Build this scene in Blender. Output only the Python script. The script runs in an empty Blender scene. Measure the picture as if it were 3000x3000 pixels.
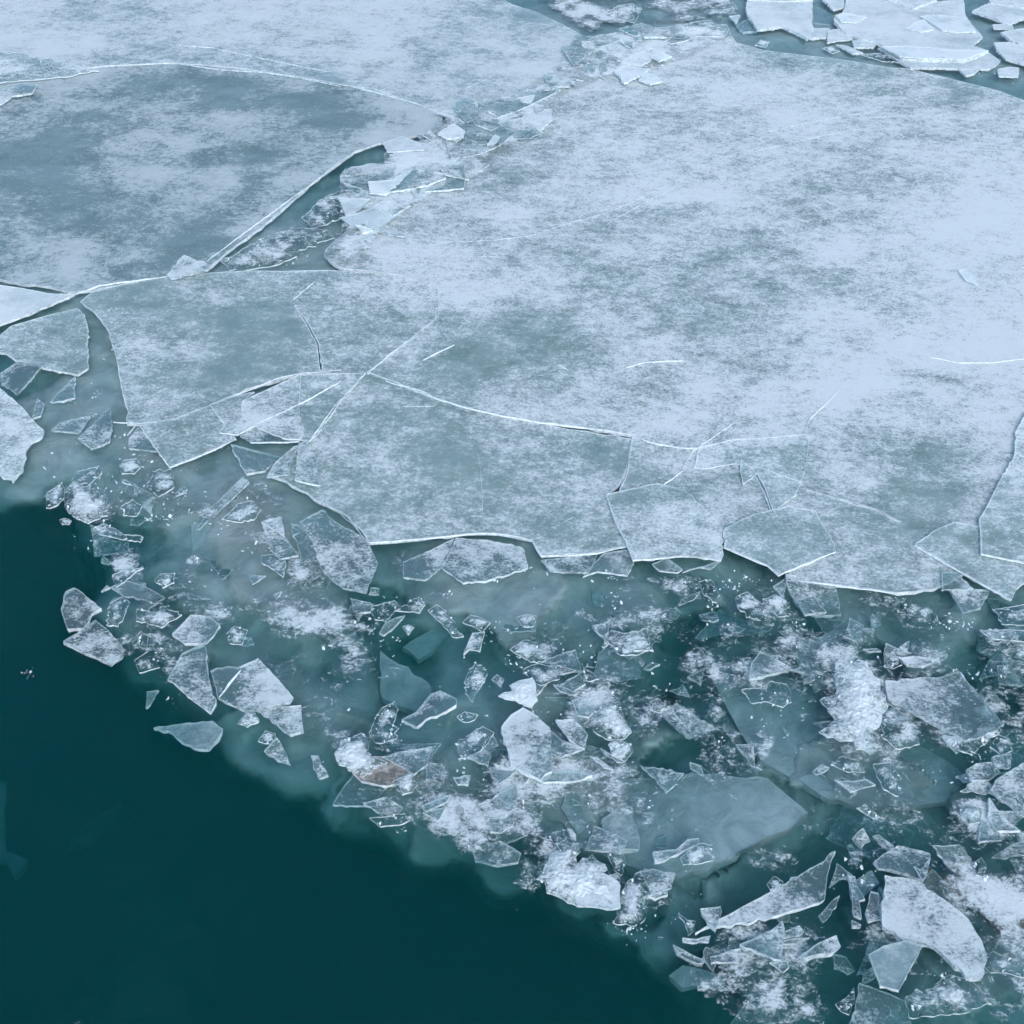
import bpy, math, random
import numpy as np
from mathutils import Vector
from mathutils.geometry import delaunay_2d_cdt

# ------------------------------------------------------------------ camera, world, sun, exposure
SC = bpy.context.scene
COL = SC.collection
CAM_H, PITCH, FOV = 6.0, math.radians(45.0), math.radians(48.0)
cam_data = bpy.data.cameras.new("camera")
cam_data.sensor_fit = 'HORIZONTAL'
cam_data.angle = FOV
cam_data.clip_start, cam_data.clip_end = 0.1, 2000
cam = bpy.data.objects.new("camera", cam_data)
COL.objects.link(cam)
cam.location = (0, 0, CAM_H)
cam.rotation_euler = (math.pi / 2 - PITCH, 0, 0)
SC.camera = cam

SUN_EL, SUN_AZ = math.radians(48), math.radians(160)
world = bpy.data.worlds.new("World")
SC.world = world
world.use_nodes = True
wn = world.node_tree.nodes
bgn = wn["Background"]
sky = wn.new("ShaderNodeTexSky")
sky.sky_type = 'NISHITA'
sky.sun_disc = False
sky.sun_elevation, sky.sun_rotation = SUN_EL, SUN_AZ
sky.air_density, sky.dust_density, sky.ozone_density = 1.0, 1.6, 1.0
world.node_tree.links.new(sky.outputs[0], bgn.inputs[0])
bgn.inputs[1].default_value = 0.15
sun_data = bpy.data.lights.new("sun", 'SUN')
sun_data.energy, sun_data.angle, sun_data.color = 0.7, math.radians(30), (1.0, 0.99, 0.98)
sun = bpy.data.objects.new("sun", sun_data)
COL.objects.link(sun)
sd = Vector((math.sin(SUN_AZ) * math.cos(SUN_EL), math.cos(SUN_AZ) * math.cos(SUN_EL), math.sin(SUN_EL)))
sun.rotation_euler = (-sd).to_track_quat('-Z', 'Y').to_euler()
sun.location = sd * 30
SC.view_settings.view_transform = 'Standard'
SC.view_settings.look = 'None'
SC.view_settings.exposure = 0.92
SC.view_settings.gamma = 1.0
SC.view_settings.use_curve_mapping = False
cy = SC.cycles
cy.max_bounces, cy.diffuse_bounces, cy.glossy_bounces = 3, 2, 1
cy.transmission_bounces, cy.volume_bounces, cy.transparent_max_bounces = 2, 0, 40
cy.use_adaptive_sampling, cy.adaptive_threshold, cy.adaptive_min_samples = True, 0.035, 12
cy.caustics_reflective = cy.caustics_refractive = False
cy.use_denoising = True
cy.use_light_tree = False

# ------------------------------------------------------------------ helpers: photo pixel <-> water plane
FPX = 1500 / math.tan(FOV / 2)
CP, SP = math.cos(PITCH), math.sin(PITCH)
TILE = {'A': (0, 0, 1.932), 'B': (1000, 0, 1.932), 'C': (2000, 0, 1.932), 'D': (0, 800, 1.932), 'E': (1000, 1000, 1.932),
        'F': (2000, 1000, 1.932), 'G': (0, 1500, 1.932), 'H': (1000, 1700, 1.932), 'I': (2000, 1700, 1.932),
        'J': (1400, 2300, 2.76), 'K': (2000, 2300, 1.932), 'L': (0, 2200, 3.22), 'W': (0, 0, 0.644)}

def ground(px, py, z=0.0):
    """point of the level z that stands at photo pixel (px, py) of 3000"""
    u, v = (px - 1500) / FPX, (1500 - py) / FPX
    dx, dy, dz = u, CP + v * SP, -SP + v * CP
    t = (z - CAM_H) / dz
    return (dx * t, dy * t)

def pixel(x, y, z=0.0):
    """vectorised: where a point of the level z shows in the photo"""
    dz = z - CAM_H
    depth = y * CP - dz * SP
    return 1500 + FPX * x / depth, 1500 - FPX * (y * SP + dz * CP) / depth

def tile_pts(t, pts, z=0.0):
    ox, oy, s = TILE[t]
    return [ground(ox + x / s, oy + y / s, z) for x, y in pts]

_perm = np.random.RandomState(7).rand(256, 256)
def vnoise(x, y, f):
    x, y = np.asarray(x) * f, np.asarray(y) * f
    xi, yi = np.floor(x).astype(int), np.floor(y).astype(int)
    fx, fy = x - xi, y - yi
    fx, fy = fx * fx * (3 - 2 * fx), fy * fy * (3 - 2 * fy)
    g = lambda a, b: _perm[a % 256, b % 256]
    return (g(xi, yi) * (1 - fx) + g(xi + 1, yi) * fx) * (1 - fy) + (g(xi, yi + 1) * (1 - fx) + g(xi + 1, yi + 1) * fx) * fy
def fbm(x, y, f, o=4):
    a, s, t = 1.0, 0.0, 0.0
    for k in range(o):
        s = s + a * vnoise(np.asarray(x) + 13.7 * k, np.asarray(y) - 7.1 * k, f); t += a; a *= 0.5; f *= 2.03
    return s / t

# how much frost and snow lies on the sheets: one digit per 100 x 100 pixels of the photo
FROST = """
765556777777654222633355466656
788555666666556677887654345666
554322233245555788877766655544
443344443235666676666677776666
223444434357765667778777667766
223444444367765677888876667788
433332244367667776667776667899
445543344578877766665567877888
444445666578888776555556678878
655665433556655446655567888889
554666434665433446777668899889
453665556665555677767788998889
332666687645456766787787767788
633355676666446665567765765467
622323455656655665455666653356
333222234556566656777666554455
333333355555555666666656555556
333333355555555666666656555556
"""
FROST = np.array([[int(c) for c in r] for r in FROST.split()], float) / 9.0
def frost_at(x, y, lean=True):
    px, py = pixel(x, y)
    gx = np.clip(px / 100 - 0.5, 0, 28.999); gy = np.clip(py / 100 - 0.5, 0, 16.999)
    i, j = gx.astype(int), gy.astype(int)
    fx, fy = gx - i, gy - j
    fx, fy = fx * fx * (3 - 2 * fx), fy * fy * (3 - 2 * fy)
    drift = 0.06 * np.clip((1100 - py) / 1100, -0.7, 1.0) + 0.05 * np.clip((px - 1500) / 1500, -1, 1)   # frost value rises towards the far right
    return drift + (FROST[j, i] * (1 - fx) + FROST[j, i + 1] * fx) * (1 - fy) + (FROST[j + 1, i] * (1 - fx) + FROST[j + 1, i + 1] * fx) * fy

def inside(px, py, poly):
    px, py = np.asarray(px, float), np.asarray(py, float)
    r = np.zeros(px.shape, bool)
    n = len(poly)
    for k in range(n):
        x0, y0 = poly[k]; x1, y1 = poly[(k + 1) % n]
        if y0 == y1: continue
        c = ((y0 > py) != (y1 > py)) & (px < (x1 - x0) * (py - y0) / (y1 - y0) + x0)
        r ^= c
    return r

def edge_dist(px, py, poly):
    px, py = np.asarray(px, float), np.asarray(py, float)
    d = np.full(px.shape, 1e9)
    n = len(poly)
    for k in range(n):
        x0, y0 = poly[k]; x1, y1 = poly[(k + 1) % n]
        ex, ey = x1 - x0, y1 - y0
        L = ex * ex + ey * ey + 1e-12
        t = np.clip(((px - x0) * ex + (py - y0) * ey) / L, 0, 1)
        d = np.minimum(d, np.hypot(px - x0 - t * ex, py - y0 - t * ey))
    return d

# ------------------------------------------------------------------ materials
def nodes_of(name):
    m = bpy.data.materials.new(name)
    m.use_nodes = True
    nt = m.node_tree
    nt.nodes.clear()
    N = lambda t, **k: _new(nt, t, k)
    return m, nt, N, nt.links.new
def _new(nt, t, kw):
    n = nt.nodes.new("ShaderNode" + t)
    for k, v in kw.items():
        if k.startswith("i_"):
            key = k[2:]
            key = int(key) if key.isdigit() else key.replace("_", " ")
            n.inputs[key].default_value = v
        else:
            setattr(n, k, v)
    return n

def ice_material(name, body=(0.30, 0.45, 0.49), body_op=0.40, bias=0.0, gain=1.0, frost_op=1.0, cell=9.0, frost_col=(0.805, 0.90, 0.91), thin=0.60,
                 rim_col=(0.86, 0.88, 0.90), curls=0.5, soft=0.30, rim=1.0, fine=1.0, grain=0.55, tint=(0.80, 0.93, 0.93)):
    m, nt, N, L = nodes_of(name)
    def math_(op, a, b=None, clamp=False):
        n = N("Math", operation=op, use_clamp=clamp)
        for i, v in enumerate((a, b)):
            if v is None: continue
            if hasattr(v, "links"): L(v, n.inputs[i])
            else: n.inputs[i].default_value = v
        return n.outputs[0]
    geo = N("NewGeometry")
    mp = N("Mapping"); mp.inputs["Rotation"].default_value = (0, 0, 0.25); mp.inputs["Scale"].default_value = (0.82, 1.12, 1.0)
    L(geo.outputs["Position"], mp.inputs[0])
    P = mp.outputs[0]
    def noise(scale, detail, rough, dist=0.0):
        n = N("TexNoise", i_Scale=scale, i_Detail=detail, i_Roughness=rough, i_Distortion=dist)
        L(P, n.inputs["Vector"])
        return n.outputs["Fac"]
    n1 = noise(2.9, 4, 0.66, 0.3)
    n2 = noise(14.0 * fine, 6, 0.78, 0.4)
    n3 = noise(48.0 * fine, 3, 0.8)
    at = N("Attribute", attribute_name="frost")
    v = math_('ADD', math_('MULTIPLY', n1, 0.9), math_('MULTIPLY', n2, 1.45))
    v = math_('ADD', v, math_('MULTIPLY', n3, grain))
    v = math_('SUBTRACT', v, 0.9 * 0.5 + 1.45 * 0.5 + grain * 0.5)
    v = math_('MULTIPLY', v, gain)
    v = math_('ADD', v, math_('ADD', at.outputs["Fac"], bias))
    mr = N("MapRange", interpolation_type='SMOOTHSTEP')
    mr.inputs["From Min"].default_value = 0.5 - soft
    mr.inputs["From Max"].default_value = 0.5 + soft
    L(v, mr.inputs["Value"])
    mask = math_('MULTIPLY', mr.outputs[0], frost_op)
    # thin curls of frost: broken cell borders
    if curls > 0:
        nv = N("TexNoise", i_Scale=9.0, i_Detail=1)
        L(P, nv.inputs["Vector"])
        mx = N("VectorMath", operation='MULTIPLY_ADD')
        L(nv.outputs["Color"], mx.inputs[0]); mx.inputs[1].default_value = (0.16, 0.16, 0.0); L(P, mx.inputs[2])
        vo = N("TexVoronoi", feature='DISTANCE_TO_EDGE', i_Scale=cell)
        L(mx.outputs[0], vo.inputs["Vector"])
        cl = N("MapRange"); cl.inputs["From Min"].default_value = 0.045; cl.inputs["From Max"].default_value = 0.010
        L(vo.outputs["Distance"], cl.inputs["Value"])
        gate = N("MapRange"); gate.inputs["From Min"].default_value = 0.52; gate.inputs["From Max"].default_value = 0.60
        L(n2, gate.inputs["Value"])
        cu = math_('MULTIPLY', math_('MULTIPLY', cl.outputs[0], gate.outputs[0]), curls)
        mask = math_('MAXIMUM', mask, cu)
    ra = N("Attribute", attribute_name="rim")
    rm = N("MapRange", interpolation_type='SMOOTHSTEP')
    rm.inputs["From Min"].default_value = 0.35; rm.inputs["From Max"].default_value = 0.95
    rn = math_('ADD', ra.outputs["Fac"], math_('ADD', math_('MULTIPLY', math_('SUBTRACT', n2, 0.5), 0.9), math_('MULTIPLY', math_('SUBTRACT', n1, 0.46), 1.1)))
    L(rn, rm.inputs["Value"])
    rimv = math_('MULTIPLY', math_('MULTIPLY', rm.outputs[0], rim), math_('GREATER_THAN', ra.outputs["Fac"], 0.02))
    white = math_('MAXIMUM', mask, rimv, True)
    # frost: rough, lets a little light through
    fc = N("MixRGB"); fc.inputs[1].default_value = tuple(c * k for c, k in zip(frost_col, (thin - 0.05, thin, thin + 0.01))) + (1,); fc.inputs[2].default_value = tuple(frost_col) + (1,)
    thick = N("MapRange"); thick.inputs["From Min"].default_value = 0.30; thick.inputs["From Max"].default_value = 1.05
    L(v, thick.inputs["Value"])
    L(math_('MAXIMUM', thick.outputs[0], rimv, True), fc.inputs[0])
    bump = N("Bump", i_Strength=0.55, i_Distance=0.02)
    L(n3, bump.inputs["Height"])
    df = N("BsdfDiffuse"); L(fc.outputs[0], df.inputs[0]); L(bump.outputs[0], df.inputs["Normal"])
    tl = N("BsdfTranslucent"); L(fc.outputs[0], tl.inputs[0])
    fr = N("MixShader", i_0=0.36); L(df.outputs[0], fr.inputs[1]); L(tl.outputs[0], fr.inputs[2])
    # body: cloudy clear ice
    tr = N("BsdfTransparent"); tr.inputs[0].default_value = tuple(tint) + (1,)
    bd = N("BsdfDiffuse"); bd.inputs[0].default_value = tuple(body) + (1,)
    bo = math_('MULTIPLY', math_('ADD', math_('MULTIPLY', n1, 1.3), 0.35), body_op, True)
    b1 = N("MixShader"); L(bo, b1.inputs[0]); L(tr.outputs[0], b1.inputs[1]); L(bd.outputs[0], b1.inputs[2])
    fs = N("Fresnel", i_IOR=1.31)
    gl = N("BsdfGlossy", i_Roughness=0.25)
    fk = math_('MULTIPLY', fs.outputs[0], 0.8)
    b2 = N("MixShader"); L(fk, b2.inputs[0]); L(b1.outputs[0], b2.inputs[1]); L(gl.outputs[0], b2.inputs[2])
    out = N("MixShader"); L(white, out.inputs[0]); L(b2.outputs[0], out.inputs[1]); L(fr.outputs[0], out.inputs[2])
    om = N("OutputMaterial"); L(out.outputs[0], om.inputs[0])
    return m

def edge_material(name, col=(0.83, 0.92, 0.94), clear=0.40):
    m, nt, N, L = nodes_of(name)
    geo = N("NewGeometry")
    n = N("TexNoise", i_Scale=26.0, i_Detail=6.0, i_Roughness=0.7); L(geo.outputs["Position"], n.inputs["Vector"])
    mr = N("MapRange"); mr.inputs["From Min"].default_value = 0.36; mr.inputs["From Max"].default_value = 0.56
    mr.inputs["To Min"].default_value = 1 - clear; mr.inputs["To Max"].default_value = 1.0
    L(n.outputs["Fac"], mr.inputs["Value"])
    d = N("BsdfDiffuse"); d.inputs[0].default_value = tuple(col) + (1,)
    t = N("BsdfTranslucent"); t.inputs[0].default_value = tuple(col) + (1,)
    dm = N("MixShader", i_0=0.22); L(d.outputs[0], dm.inputs[1]); L(t.outputs[0], dm.inputs[2])
    tr = N("BsdfTransparent"); tr.inputs[0].default_value = (0.8, 0.92, 0.94, 1)
    o = N("MixShader"); L(mr.outputs[0], o.inputs[0]); L(tr.outputs[0], o.inputs[1]); L(dm.outputs[0], o.inputs[2])
    om = N("OutputMaterial"); L(o.outputs[0], om.inputs[0])
    return m

def under_material(name):
    m, nt, N, L = nodes_of(name)
    tr = N("BsdfTransparent"); tr.inputs[0].default_value = (0.90, 0.97, 0.98, 1)
    d = N("BsdfDiffuse"); d.inputs[0].default_value = (0.30, 0.46, 0.50, 1)
    o = N("MixShader", i_0=0.06); L(tr.outputs[0], o.inputs[1]); L(d.outputs[0], o.inputs[2])
    om = N("OutputMaterial"); L(o.outputs[0], om.inputs[0])
    return m

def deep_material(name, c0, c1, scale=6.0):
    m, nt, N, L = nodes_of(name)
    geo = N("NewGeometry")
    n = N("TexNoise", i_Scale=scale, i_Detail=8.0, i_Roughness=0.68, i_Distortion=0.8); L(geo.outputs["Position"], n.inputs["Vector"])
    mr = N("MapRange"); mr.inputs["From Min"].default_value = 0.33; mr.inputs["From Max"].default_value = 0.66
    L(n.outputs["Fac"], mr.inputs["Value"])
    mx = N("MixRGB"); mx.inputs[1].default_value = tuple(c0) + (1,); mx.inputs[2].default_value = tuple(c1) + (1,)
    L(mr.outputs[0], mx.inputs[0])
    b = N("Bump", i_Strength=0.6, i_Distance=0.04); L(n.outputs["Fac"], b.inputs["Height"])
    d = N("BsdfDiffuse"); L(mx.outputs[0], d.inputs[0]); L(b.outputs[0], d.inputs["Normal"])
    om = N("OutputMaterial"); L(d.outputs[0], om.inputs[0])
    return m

def water_material():
    m, nt, N, L = nodes_of("water")
    geo = N("NewGeometry")
    n = N("TexNoise", i_Scale=1.6, i_Detail=3.0, i_Roughness=0.5); L(geo.outputs["Position"], n.inputs["Vector"])
    b = N("Bump", i_Strength=0.05, i_Distance=0.05); L(n.outputs["Fac"], b.inputs["Height"])
    f = N("Fresnel", i_IOR=1.333); L(b.outputs[0], f.inputs["Normal"])
    tr = N("BsdfTransparent")
    g = N("BsdfGlossy", i_Roughness=0.06); L(b.outputs[0], g.inputs["Normal"])
    inv = N("Math", operation='SUBTRACT'); inv.inputs[0].default_value = 1.0; L(geo.outputs["Backfacing"], inv.inputs[1])
    ff = N("Math", operation='MULTIPLY'); L(f.outputs[0], ff.inputs[0]); L(inv.outputs[0], ff.inputs[1])
    o = N("MixShader"); L(ff.outputs[0], o.inputs[0]); L(tr.outputs[0], o.inputs[1]); L(g.outputs[0], o.inputs[2])
    va = N("VolumeAbsorption"); va.inputs["Color"].default_value = (0.0, 0.50, 0.51, 1); va.inputs["Density"].default_value = 3.3
    vs = N("VolumeScatter"); vs.inputs["Color"].default_value = (0.0, 0.93, 0.85, 1); vs.inputs["Density"].default_value = 0.36
    ad = N("AddShader"); L(va.outputs[0], ad.inputs[0]); L(vs.outputs[0], ad.inputs[1])
    om = N("OutputMaterial"); L(o.outputs[0], om.inputs[0]); L(ad.outputs[0], om.inputs[1])
    return m

M = {
    'sheet': ice_material("sheet_ice", body=(0.28, 0.40, 0.39), body_op=0.58, frost_op=0.97, soft=0.42, grain=1.2, gain=1.45, bias=0.06, curls=0.7, cell=12.0, thin=0.60),
    'grey': ice_material("grey_sheet_ice", body=(0.25, 0.36, 0.37), body_op=0.52, frost_op=0.66, curls=0.25, soft=0.24, grain=1.0, gain=1.1, bias=0.0, thin=0.7),
    'far': ice_material("far_sheet_ice", body=(0.32, 0.45, 0.47), body_op=0.60, frost_op=0.88, curls=0.25, soft=0.30, grain=1.0, gain=1.4, bias=0.08, thin=0.66),
    'plate': ice_material("plate_ice", body=(0.24, 0.34, 0.36), body_op=0.22, fine=1.2, curls=0.8, soft=0.30, grain=1.2, frost_op=0.88, bias=-0.08, cell=14.0, rim=0.48, gain=1.25),
    'white': ice_material("white_floe_ice", body=(0.52, 0.64, 0.66), body_op=0.75, bias=0.05, curls=0.2, soft=0.55, thin=0.7),
    'clear': ice_material("clear_plate_ice", body=(0.28, 0.39, 0.40), body_op=0.25, bias=-0.10, curls=0.5, grain=0.9, frost_op=0.8, rim=0.5),
    'slab': ice_material("smooth_slab_ice", body=(0.25, 0.36, 0.38), body_op=0.55, bias=-0.05, curls=0.2, rim=0.6, frost_op=0.6, soft=0.45, grain=1.0),
    'slush': ice_material("slush", body=(0.5, 0.6, 0.65), body_op=0.0, fine=1.15, curls=0.9, soft=0.32, gain=1.3, grain=0.8, bias=-0.03, rim=0.0, tint=(0.97, 0.99, 0.99), cell=15.0, thin=0.80),
    'mud': ice_material("mud_stained_ice", body=(0.20, 0.18, 0.15), body_op=0.5, frost_col=(0.66, 0.63, 0.58), curls=0.3, soft=0.35, bias=0.0, grain=1.0),
    'edge': edge_material("fractured_edge"),
    'softedge': edge_material("wet_edge", (0.62, 0.72, 0.75), 0.75),
    'flake': edge_material("frost_flake", (0.80, 0.90, 0.92), 0.35),
    'under': under_material("ice_underside"),
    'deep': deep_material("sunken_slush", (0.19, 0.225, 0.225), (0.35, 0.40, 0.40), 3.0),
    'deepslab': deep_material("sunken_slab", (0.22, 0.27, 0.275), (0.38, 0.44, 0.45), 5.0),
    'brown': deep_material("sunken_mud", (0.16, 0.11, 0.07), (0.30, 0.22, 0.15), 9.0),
    'bed': deep_material("river_bed", (0.02, 0.03, 0.03), (0.04, 0.05, 0.05), 0.6),
    'water': water_material(),
}

# ------------------------------------------------------------------ mesh building
def link(name, verts, faces, mats, matidx=None, parent=None, loc=(0, 0, 0), attrs=None, smooth=False):
    me = bpy.data.meshes.new(name)
    me.from_pydata(verts, [], faces)
    for m in mats: me.materials.append(m)
    if matidx is not None: me.polygons.foreach_set("material_index", matidx)
    if smooth: me.polygons.foreach_set("use_smooth", [True] * len(me.polygons))
    for k, v in (attrs or {}).items():
        a = me.attributes.new(k, 'FLOAT', 'POINT')
        a.data.foreach_set("value", np.asarray(v, np.float32))
    me.update()
    o = bpy.data.objects.new(name, me)
    COL.objects.link(o)
    if parent: o.parent = parent
    o.location = loc
    return o

def tag(o, label, cat, group=None):
    o["label"], o["category"] = label, cat
    if group: o["group"] = group
    return o

def resample(poly, step, jit, rng, bulge=0.0, ragged=True):
    """cut the outline into short lengths with the small unevenness of broken ice"""
    out = []
    n = len(poly)
    for k in range(n):
        x0, y0 = poly[k]; x1, y1 = poly[(k + 1) % n]
        L = math.hypot(x1 - x0, y1 - y0)
        if L < 1e-6: continue
        m = max(1, int(L / step))
        nx, ny = -(y1 - y0) / L, (x1 - x0) / L
        ph, am = rng.random() * 6.28, rng.uniform(-1, 1) * bulge * L
        jt = jit * rng.choice((0.5, 0.7, 1.0, 2.4)) if ragged else jit
        for i in range(m):
            t = i / m
            w = am * math.sin(math.pi * t) + jt * (math.sin(ph + t * L * 9) * 0.6 + rng.uniform(-1, 1) * (1.0 if i else 0.4))
            out.append((x0 + (x1 - x0) * t + nx * w, y0 + (y1 - y0) * t + ny * w))
    return out

def area2(p):
    return sum(p[k][0] * p[(k + 1) % len(p)][1] - p[(k + 1) % len(p)][0] * p[k][1] for k in range(len(p))) / 2

def cdt(outer, holes, pts):
    coords = [Vector(p) for p in outer]
    edges = [(k, (k + 1) % len(outer)) for k in range(len(outer))]
    for h in holes:
        b = len(coords)
        coords += [Vector(p) for p in h]
        edges += [(b + k, b + (k + 1) % len(h)) for k in range(len(h))]
    coords += [Vector((float(a), float(b))) for a, b in pts]
    vs, _e, fs, *_ = delaunay_2d_cdt(coords, edges, [], 0, 1e-5, False)
    V = np.array([(v.x, v.y) for v in vs])
    T = np.array([f for f in fs if len(f) == 3])
    c = V[T].mean(axis=1)
    ok = inside(c[:, 0], c[:, 1], outer)
    for h in holes: ok &= ~inside(c[:, 0], c[:, 1], h)
    T = T[ok]
    a, b, d = V[T[:, 0]], V[T[:, 1]], V[T[:, 2]]
    cr = (b[:, 0] - a[:, 0]) * (d[:, 1] - a[:, 1]) - (b[:, 1] - a[:, 1]) * (d[:, 0] - a[:, 0])
    T[cr < 0] = T[cr < 0][:, ::-1]
    used = np.unique(T)
    remap = np.full(len(V), -1); remap[used] = np.arange(len(used))
    return V[used], remap[T]

def open_border(T):
    e = {}
    for t in T:
        for i in range(3):
            a, b = int(t[i]), int(t[(i + 1) % 3])
            if (b, a) in e: del e[(b, a)]
            else: e[(a, b)] = 1
    return list(e)

def plate(name, poly, top, thick, mat, seed, frost=0.5, use_map=False, grid=0.08, rim_w=0.014, jit=0.004, step=0.05,
          dip=None, holes=(), relief=0.003, mound=0.0, edge_mat='edge', bulge=0.012, split_edge=True, fade=0.0, warp=0.0, slant=0.0, patch=0.0, mapgain=1.2):
    """a slab of ice with a worked outline: top (frost, rim), fractured sides, underside"""
    rng = random.Random(seed)
    if area2(poly) < 0: poly = poly[::-1]
    outer = resample(poly, step, jit, rng, bulge)
    hl = [resample(h if area2(h) > 0 else h[::-1], step * 0.6, jit * 0.6, rng) for h in holes]
    cx = sum(p[0] for p in outer) / len(outer); cyy = sum(p[1] for p in outer) / len(outer)
    xs, ys = [p[0] for p in outer], [p[1] for p in outer]
    size = max(max(xs) - min(xs), max(ys) - min(ys))
    grid = min(grid, max(size / 14, 0.012))
    gx, gy = np.meshgrid(np.arange(min(xs), max(xs), grid), np.arange(min(ys), max(ys), grid))
    nr = np.random.RandomState(seed)
    gx = gx.ravel() + (nr.rand(gx.size) - 0.5) * grid * 0.6
    gy = gy.ravel() + (nr.rand(gy.size) - 0.5) * grid * 0.6
    loops = [outer] + hl
    rim_w = min(rim_w, size * 0.06)
    # inset ring
    ring = []
    for li, lp in enumerate(loops):
        n = len(lp)
        for k in range(n):
            x0, y0 = lp[k - 1]; x1, y1 = lp[(k + 1) % n]
            L = math.hypot(x1 - x0, y1 - y0) + 1e-9
            s = 1 if li == 0 else -1
            w = rim_w * rng.uniform(0.7, 1.25)
            ring.append((lp[k][0] - s * (y1 - y0) / L * w, lp[k][1] + s * (x1 - x0) / L * w))
    def clear_of(x, y, d):
        ok = inside(x, y, outer)
        x, y = x[ok], y[ok]
        far = np.full(x.shape, 1e9)
        for lp in loops: far = np.minimum(far, edge_dist(x, y, lp))
        for h in hl: far[inside(x, y, h)] = 0
        k = far > d
        return x[k], y[k]
    rx, ry = clear_of(np.array([p[0] for p in ring]), np.array([p[1] for p in ring]), rim_w * 0.6)
    ix, iy = clear_of(gx, gy, rim_w * 1.9)
    V, T = cdt(outer, hl, list(zip(rx, ry)) + list(zip(ix, iy)))
    if len(T) == 0: return None
    far = np.full(len(V), 1e9)
    for lp in loops: far = np.minimum(far, edge_dist(V[:, 0], V[:, 1], lp))
    rimv = np.where(far < rim_w * 0.3, 1.0, 0.0)
    X, Y = V[:, 0], V[:, 1]
    Z = np.full(len(V), float(top)) + (fbm(X + seed, Y, 2.2) - 0.5) * relief * 2
    if warp: Z += (fbm(X - seed, Y + 3, 1.1, 2) - 0.5) * warp
    Z += rimv * 0.004
    slope = np.zeros(len(V))
    if dip:
        a, amt = math.radians(dip[0]), dip[1]
        slope = -((X - cx) * math.cos(a) + (Y - cyy) * math.sin(a)) / (size / 2) * amt
        Z += slope
    if mound:
        prof = np.clip(far / (size * 0.22), 0, 1) ** 0.7
        Z += mound * prof * (0.35 + 1.0 * fbm(X * 1.0 + seed, Y, 9, 3)) + prof * mound * 0.5 * (nr.rand(len(V)) - 0.5)
    if use_map: fr = (frost_at(X, Y) - 0.62) * mapgain + frost + patch * (fbm(X + seed, Y * 1.4, 1.7, 5) - 0.5) * 2
    else:
        ga = rng.random() * 6.28
        fr = frost + (fbm(X + 3 * seed, Y - seed, 3.0 / max(size, 0.15) * 1.2, 3) - 0.5) * 0.9 + slant * ((X - cx) * math.cos(ga) + (Y - cyy) * math.sin(ga)) / size
    if fade: fr = fr - fade * (1 - np.clip(far / (size * 0.20), 0, 1))
    loc = (cx, cyy, 0.0)
    top_v = [(float(x - cx), float(y - cyy), float(z)) for x, y, z in zip(X, Y, Z)]
    border = open_border(T)
    # border verts, lower copies
    bi = sorted({a for e in border for a in e})
    low = {}
    sv, sf = [], []
    for a in bi:
        low[a] = len(sv) // 2
        jx, jy, jz = rng.uniform(-1, 1) * thick * 0.18, rng.uniform(-1, 1) * thick * 0.18, rng.uniform(0.8, 1.15)
        sv.append(top_v[a]); sv.append((top_v[a][0] + jx, top_v[a][1] + jy, top_v[a][2] - thick * jz))
    for a, b in border:
        if a in low and b in low:
            sf.append((2 * low[a], 2 * low[a] + 1, 2 * low[b] + 1, 2 * low[b]))
    # underside: same plan, coarse
    uz = [z - thick for _x, _y, z in top_v]
    n0 = len(top_v)
    under_v = [(x, y, z) for (x, y, _), z in zip(top_v, uz)]
    under_f = [tuple(int(i) for i in t[::-1]) for t in T]
    verts, faces, mi = list(top_v), [tuple(int(i) for i in t) for t in T], [0] * len(T)
    if not split_edge:
        faces += [tuple(i + n0 for i in f) for f in under_f]; mi += [1] * len(T); verts += under_v
    if not split_edge:
        b0 = len(verts)
        verts += sv; faces += [tuple(i + b0 for i in f) for f in sf]; mi += [2] * len(sf)
    pad = len(verts) - n0
    o = link(name, verts, faces, [M[mat], M['under'], M[edge_mat]], mi, None, loc,
             {'frost': np.concatenate([fr, np.zeros(pad)]), 'rim': np.concatenate([rimv, np.zeros(pad)])})
    if split_edge:
        link("broken_edge", sv, sf, [M[edge_mat]], None, o)
        link("underside", under_v, under_f, [M['under']], None, o)
    return o

def flakes(name, spots, mat, seed, parent=None, base=(0, 0, 0)):
    """many small splinters and crystals of ice as one mesh; spots: (x, y, z, size)"""
    rng = random.Random(seed)
    v, f = [], []
    for (x, y, z, s) in spots:
        n = rng.choice((3, 4, 4, 5))
        a0 = rng.random() * 6.28
        tx, ty = rng.gauss(0, 0.55), rng.gauss(0, 0.55)
        el = rng.uniform(0.45, 1.0); ea = rng.random() * 3.14
        b = len(v)
        th = s * rng.uniform(0.15, 0.45)
        for k in range(n):
            a = a0 + k * 6.283 / n + rng.uniform(-0.4, 0.4)
            r = s * rng.uniform(0.6, 1.15)
            px, py = r * math.cos(a), r * math.sin(a)
            qx = px * math.cos(ea) + py * math.sin(ea); qy = (-px * math.sin(ea) + py * math.cos(ea)) * el
            px, py = qx * math.cos(ea) - qy * math.sin(ea), qx * math.sin(ea) + qy * math.cos(ea)
            pz = px * tx + py * ty
            v.append((x + px - base[0], y + py - base[1], z + pz + th - base[2]))
            v.append((x + px * 1.1 - base[0], y + py * 1.1 - base[1], z + pz - base[2]))
        f.append(tuple(b + 2 * k for k in range(n)))
        for k in range(n):
            k2 = (k + 1) % n
            f.append((b + 2 * k, b + 2 * k + 1, b + 2 * k2 + 1, b + 2 * k2))
    return link(name, v, f, [M[mat]], None, parent)

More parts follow.
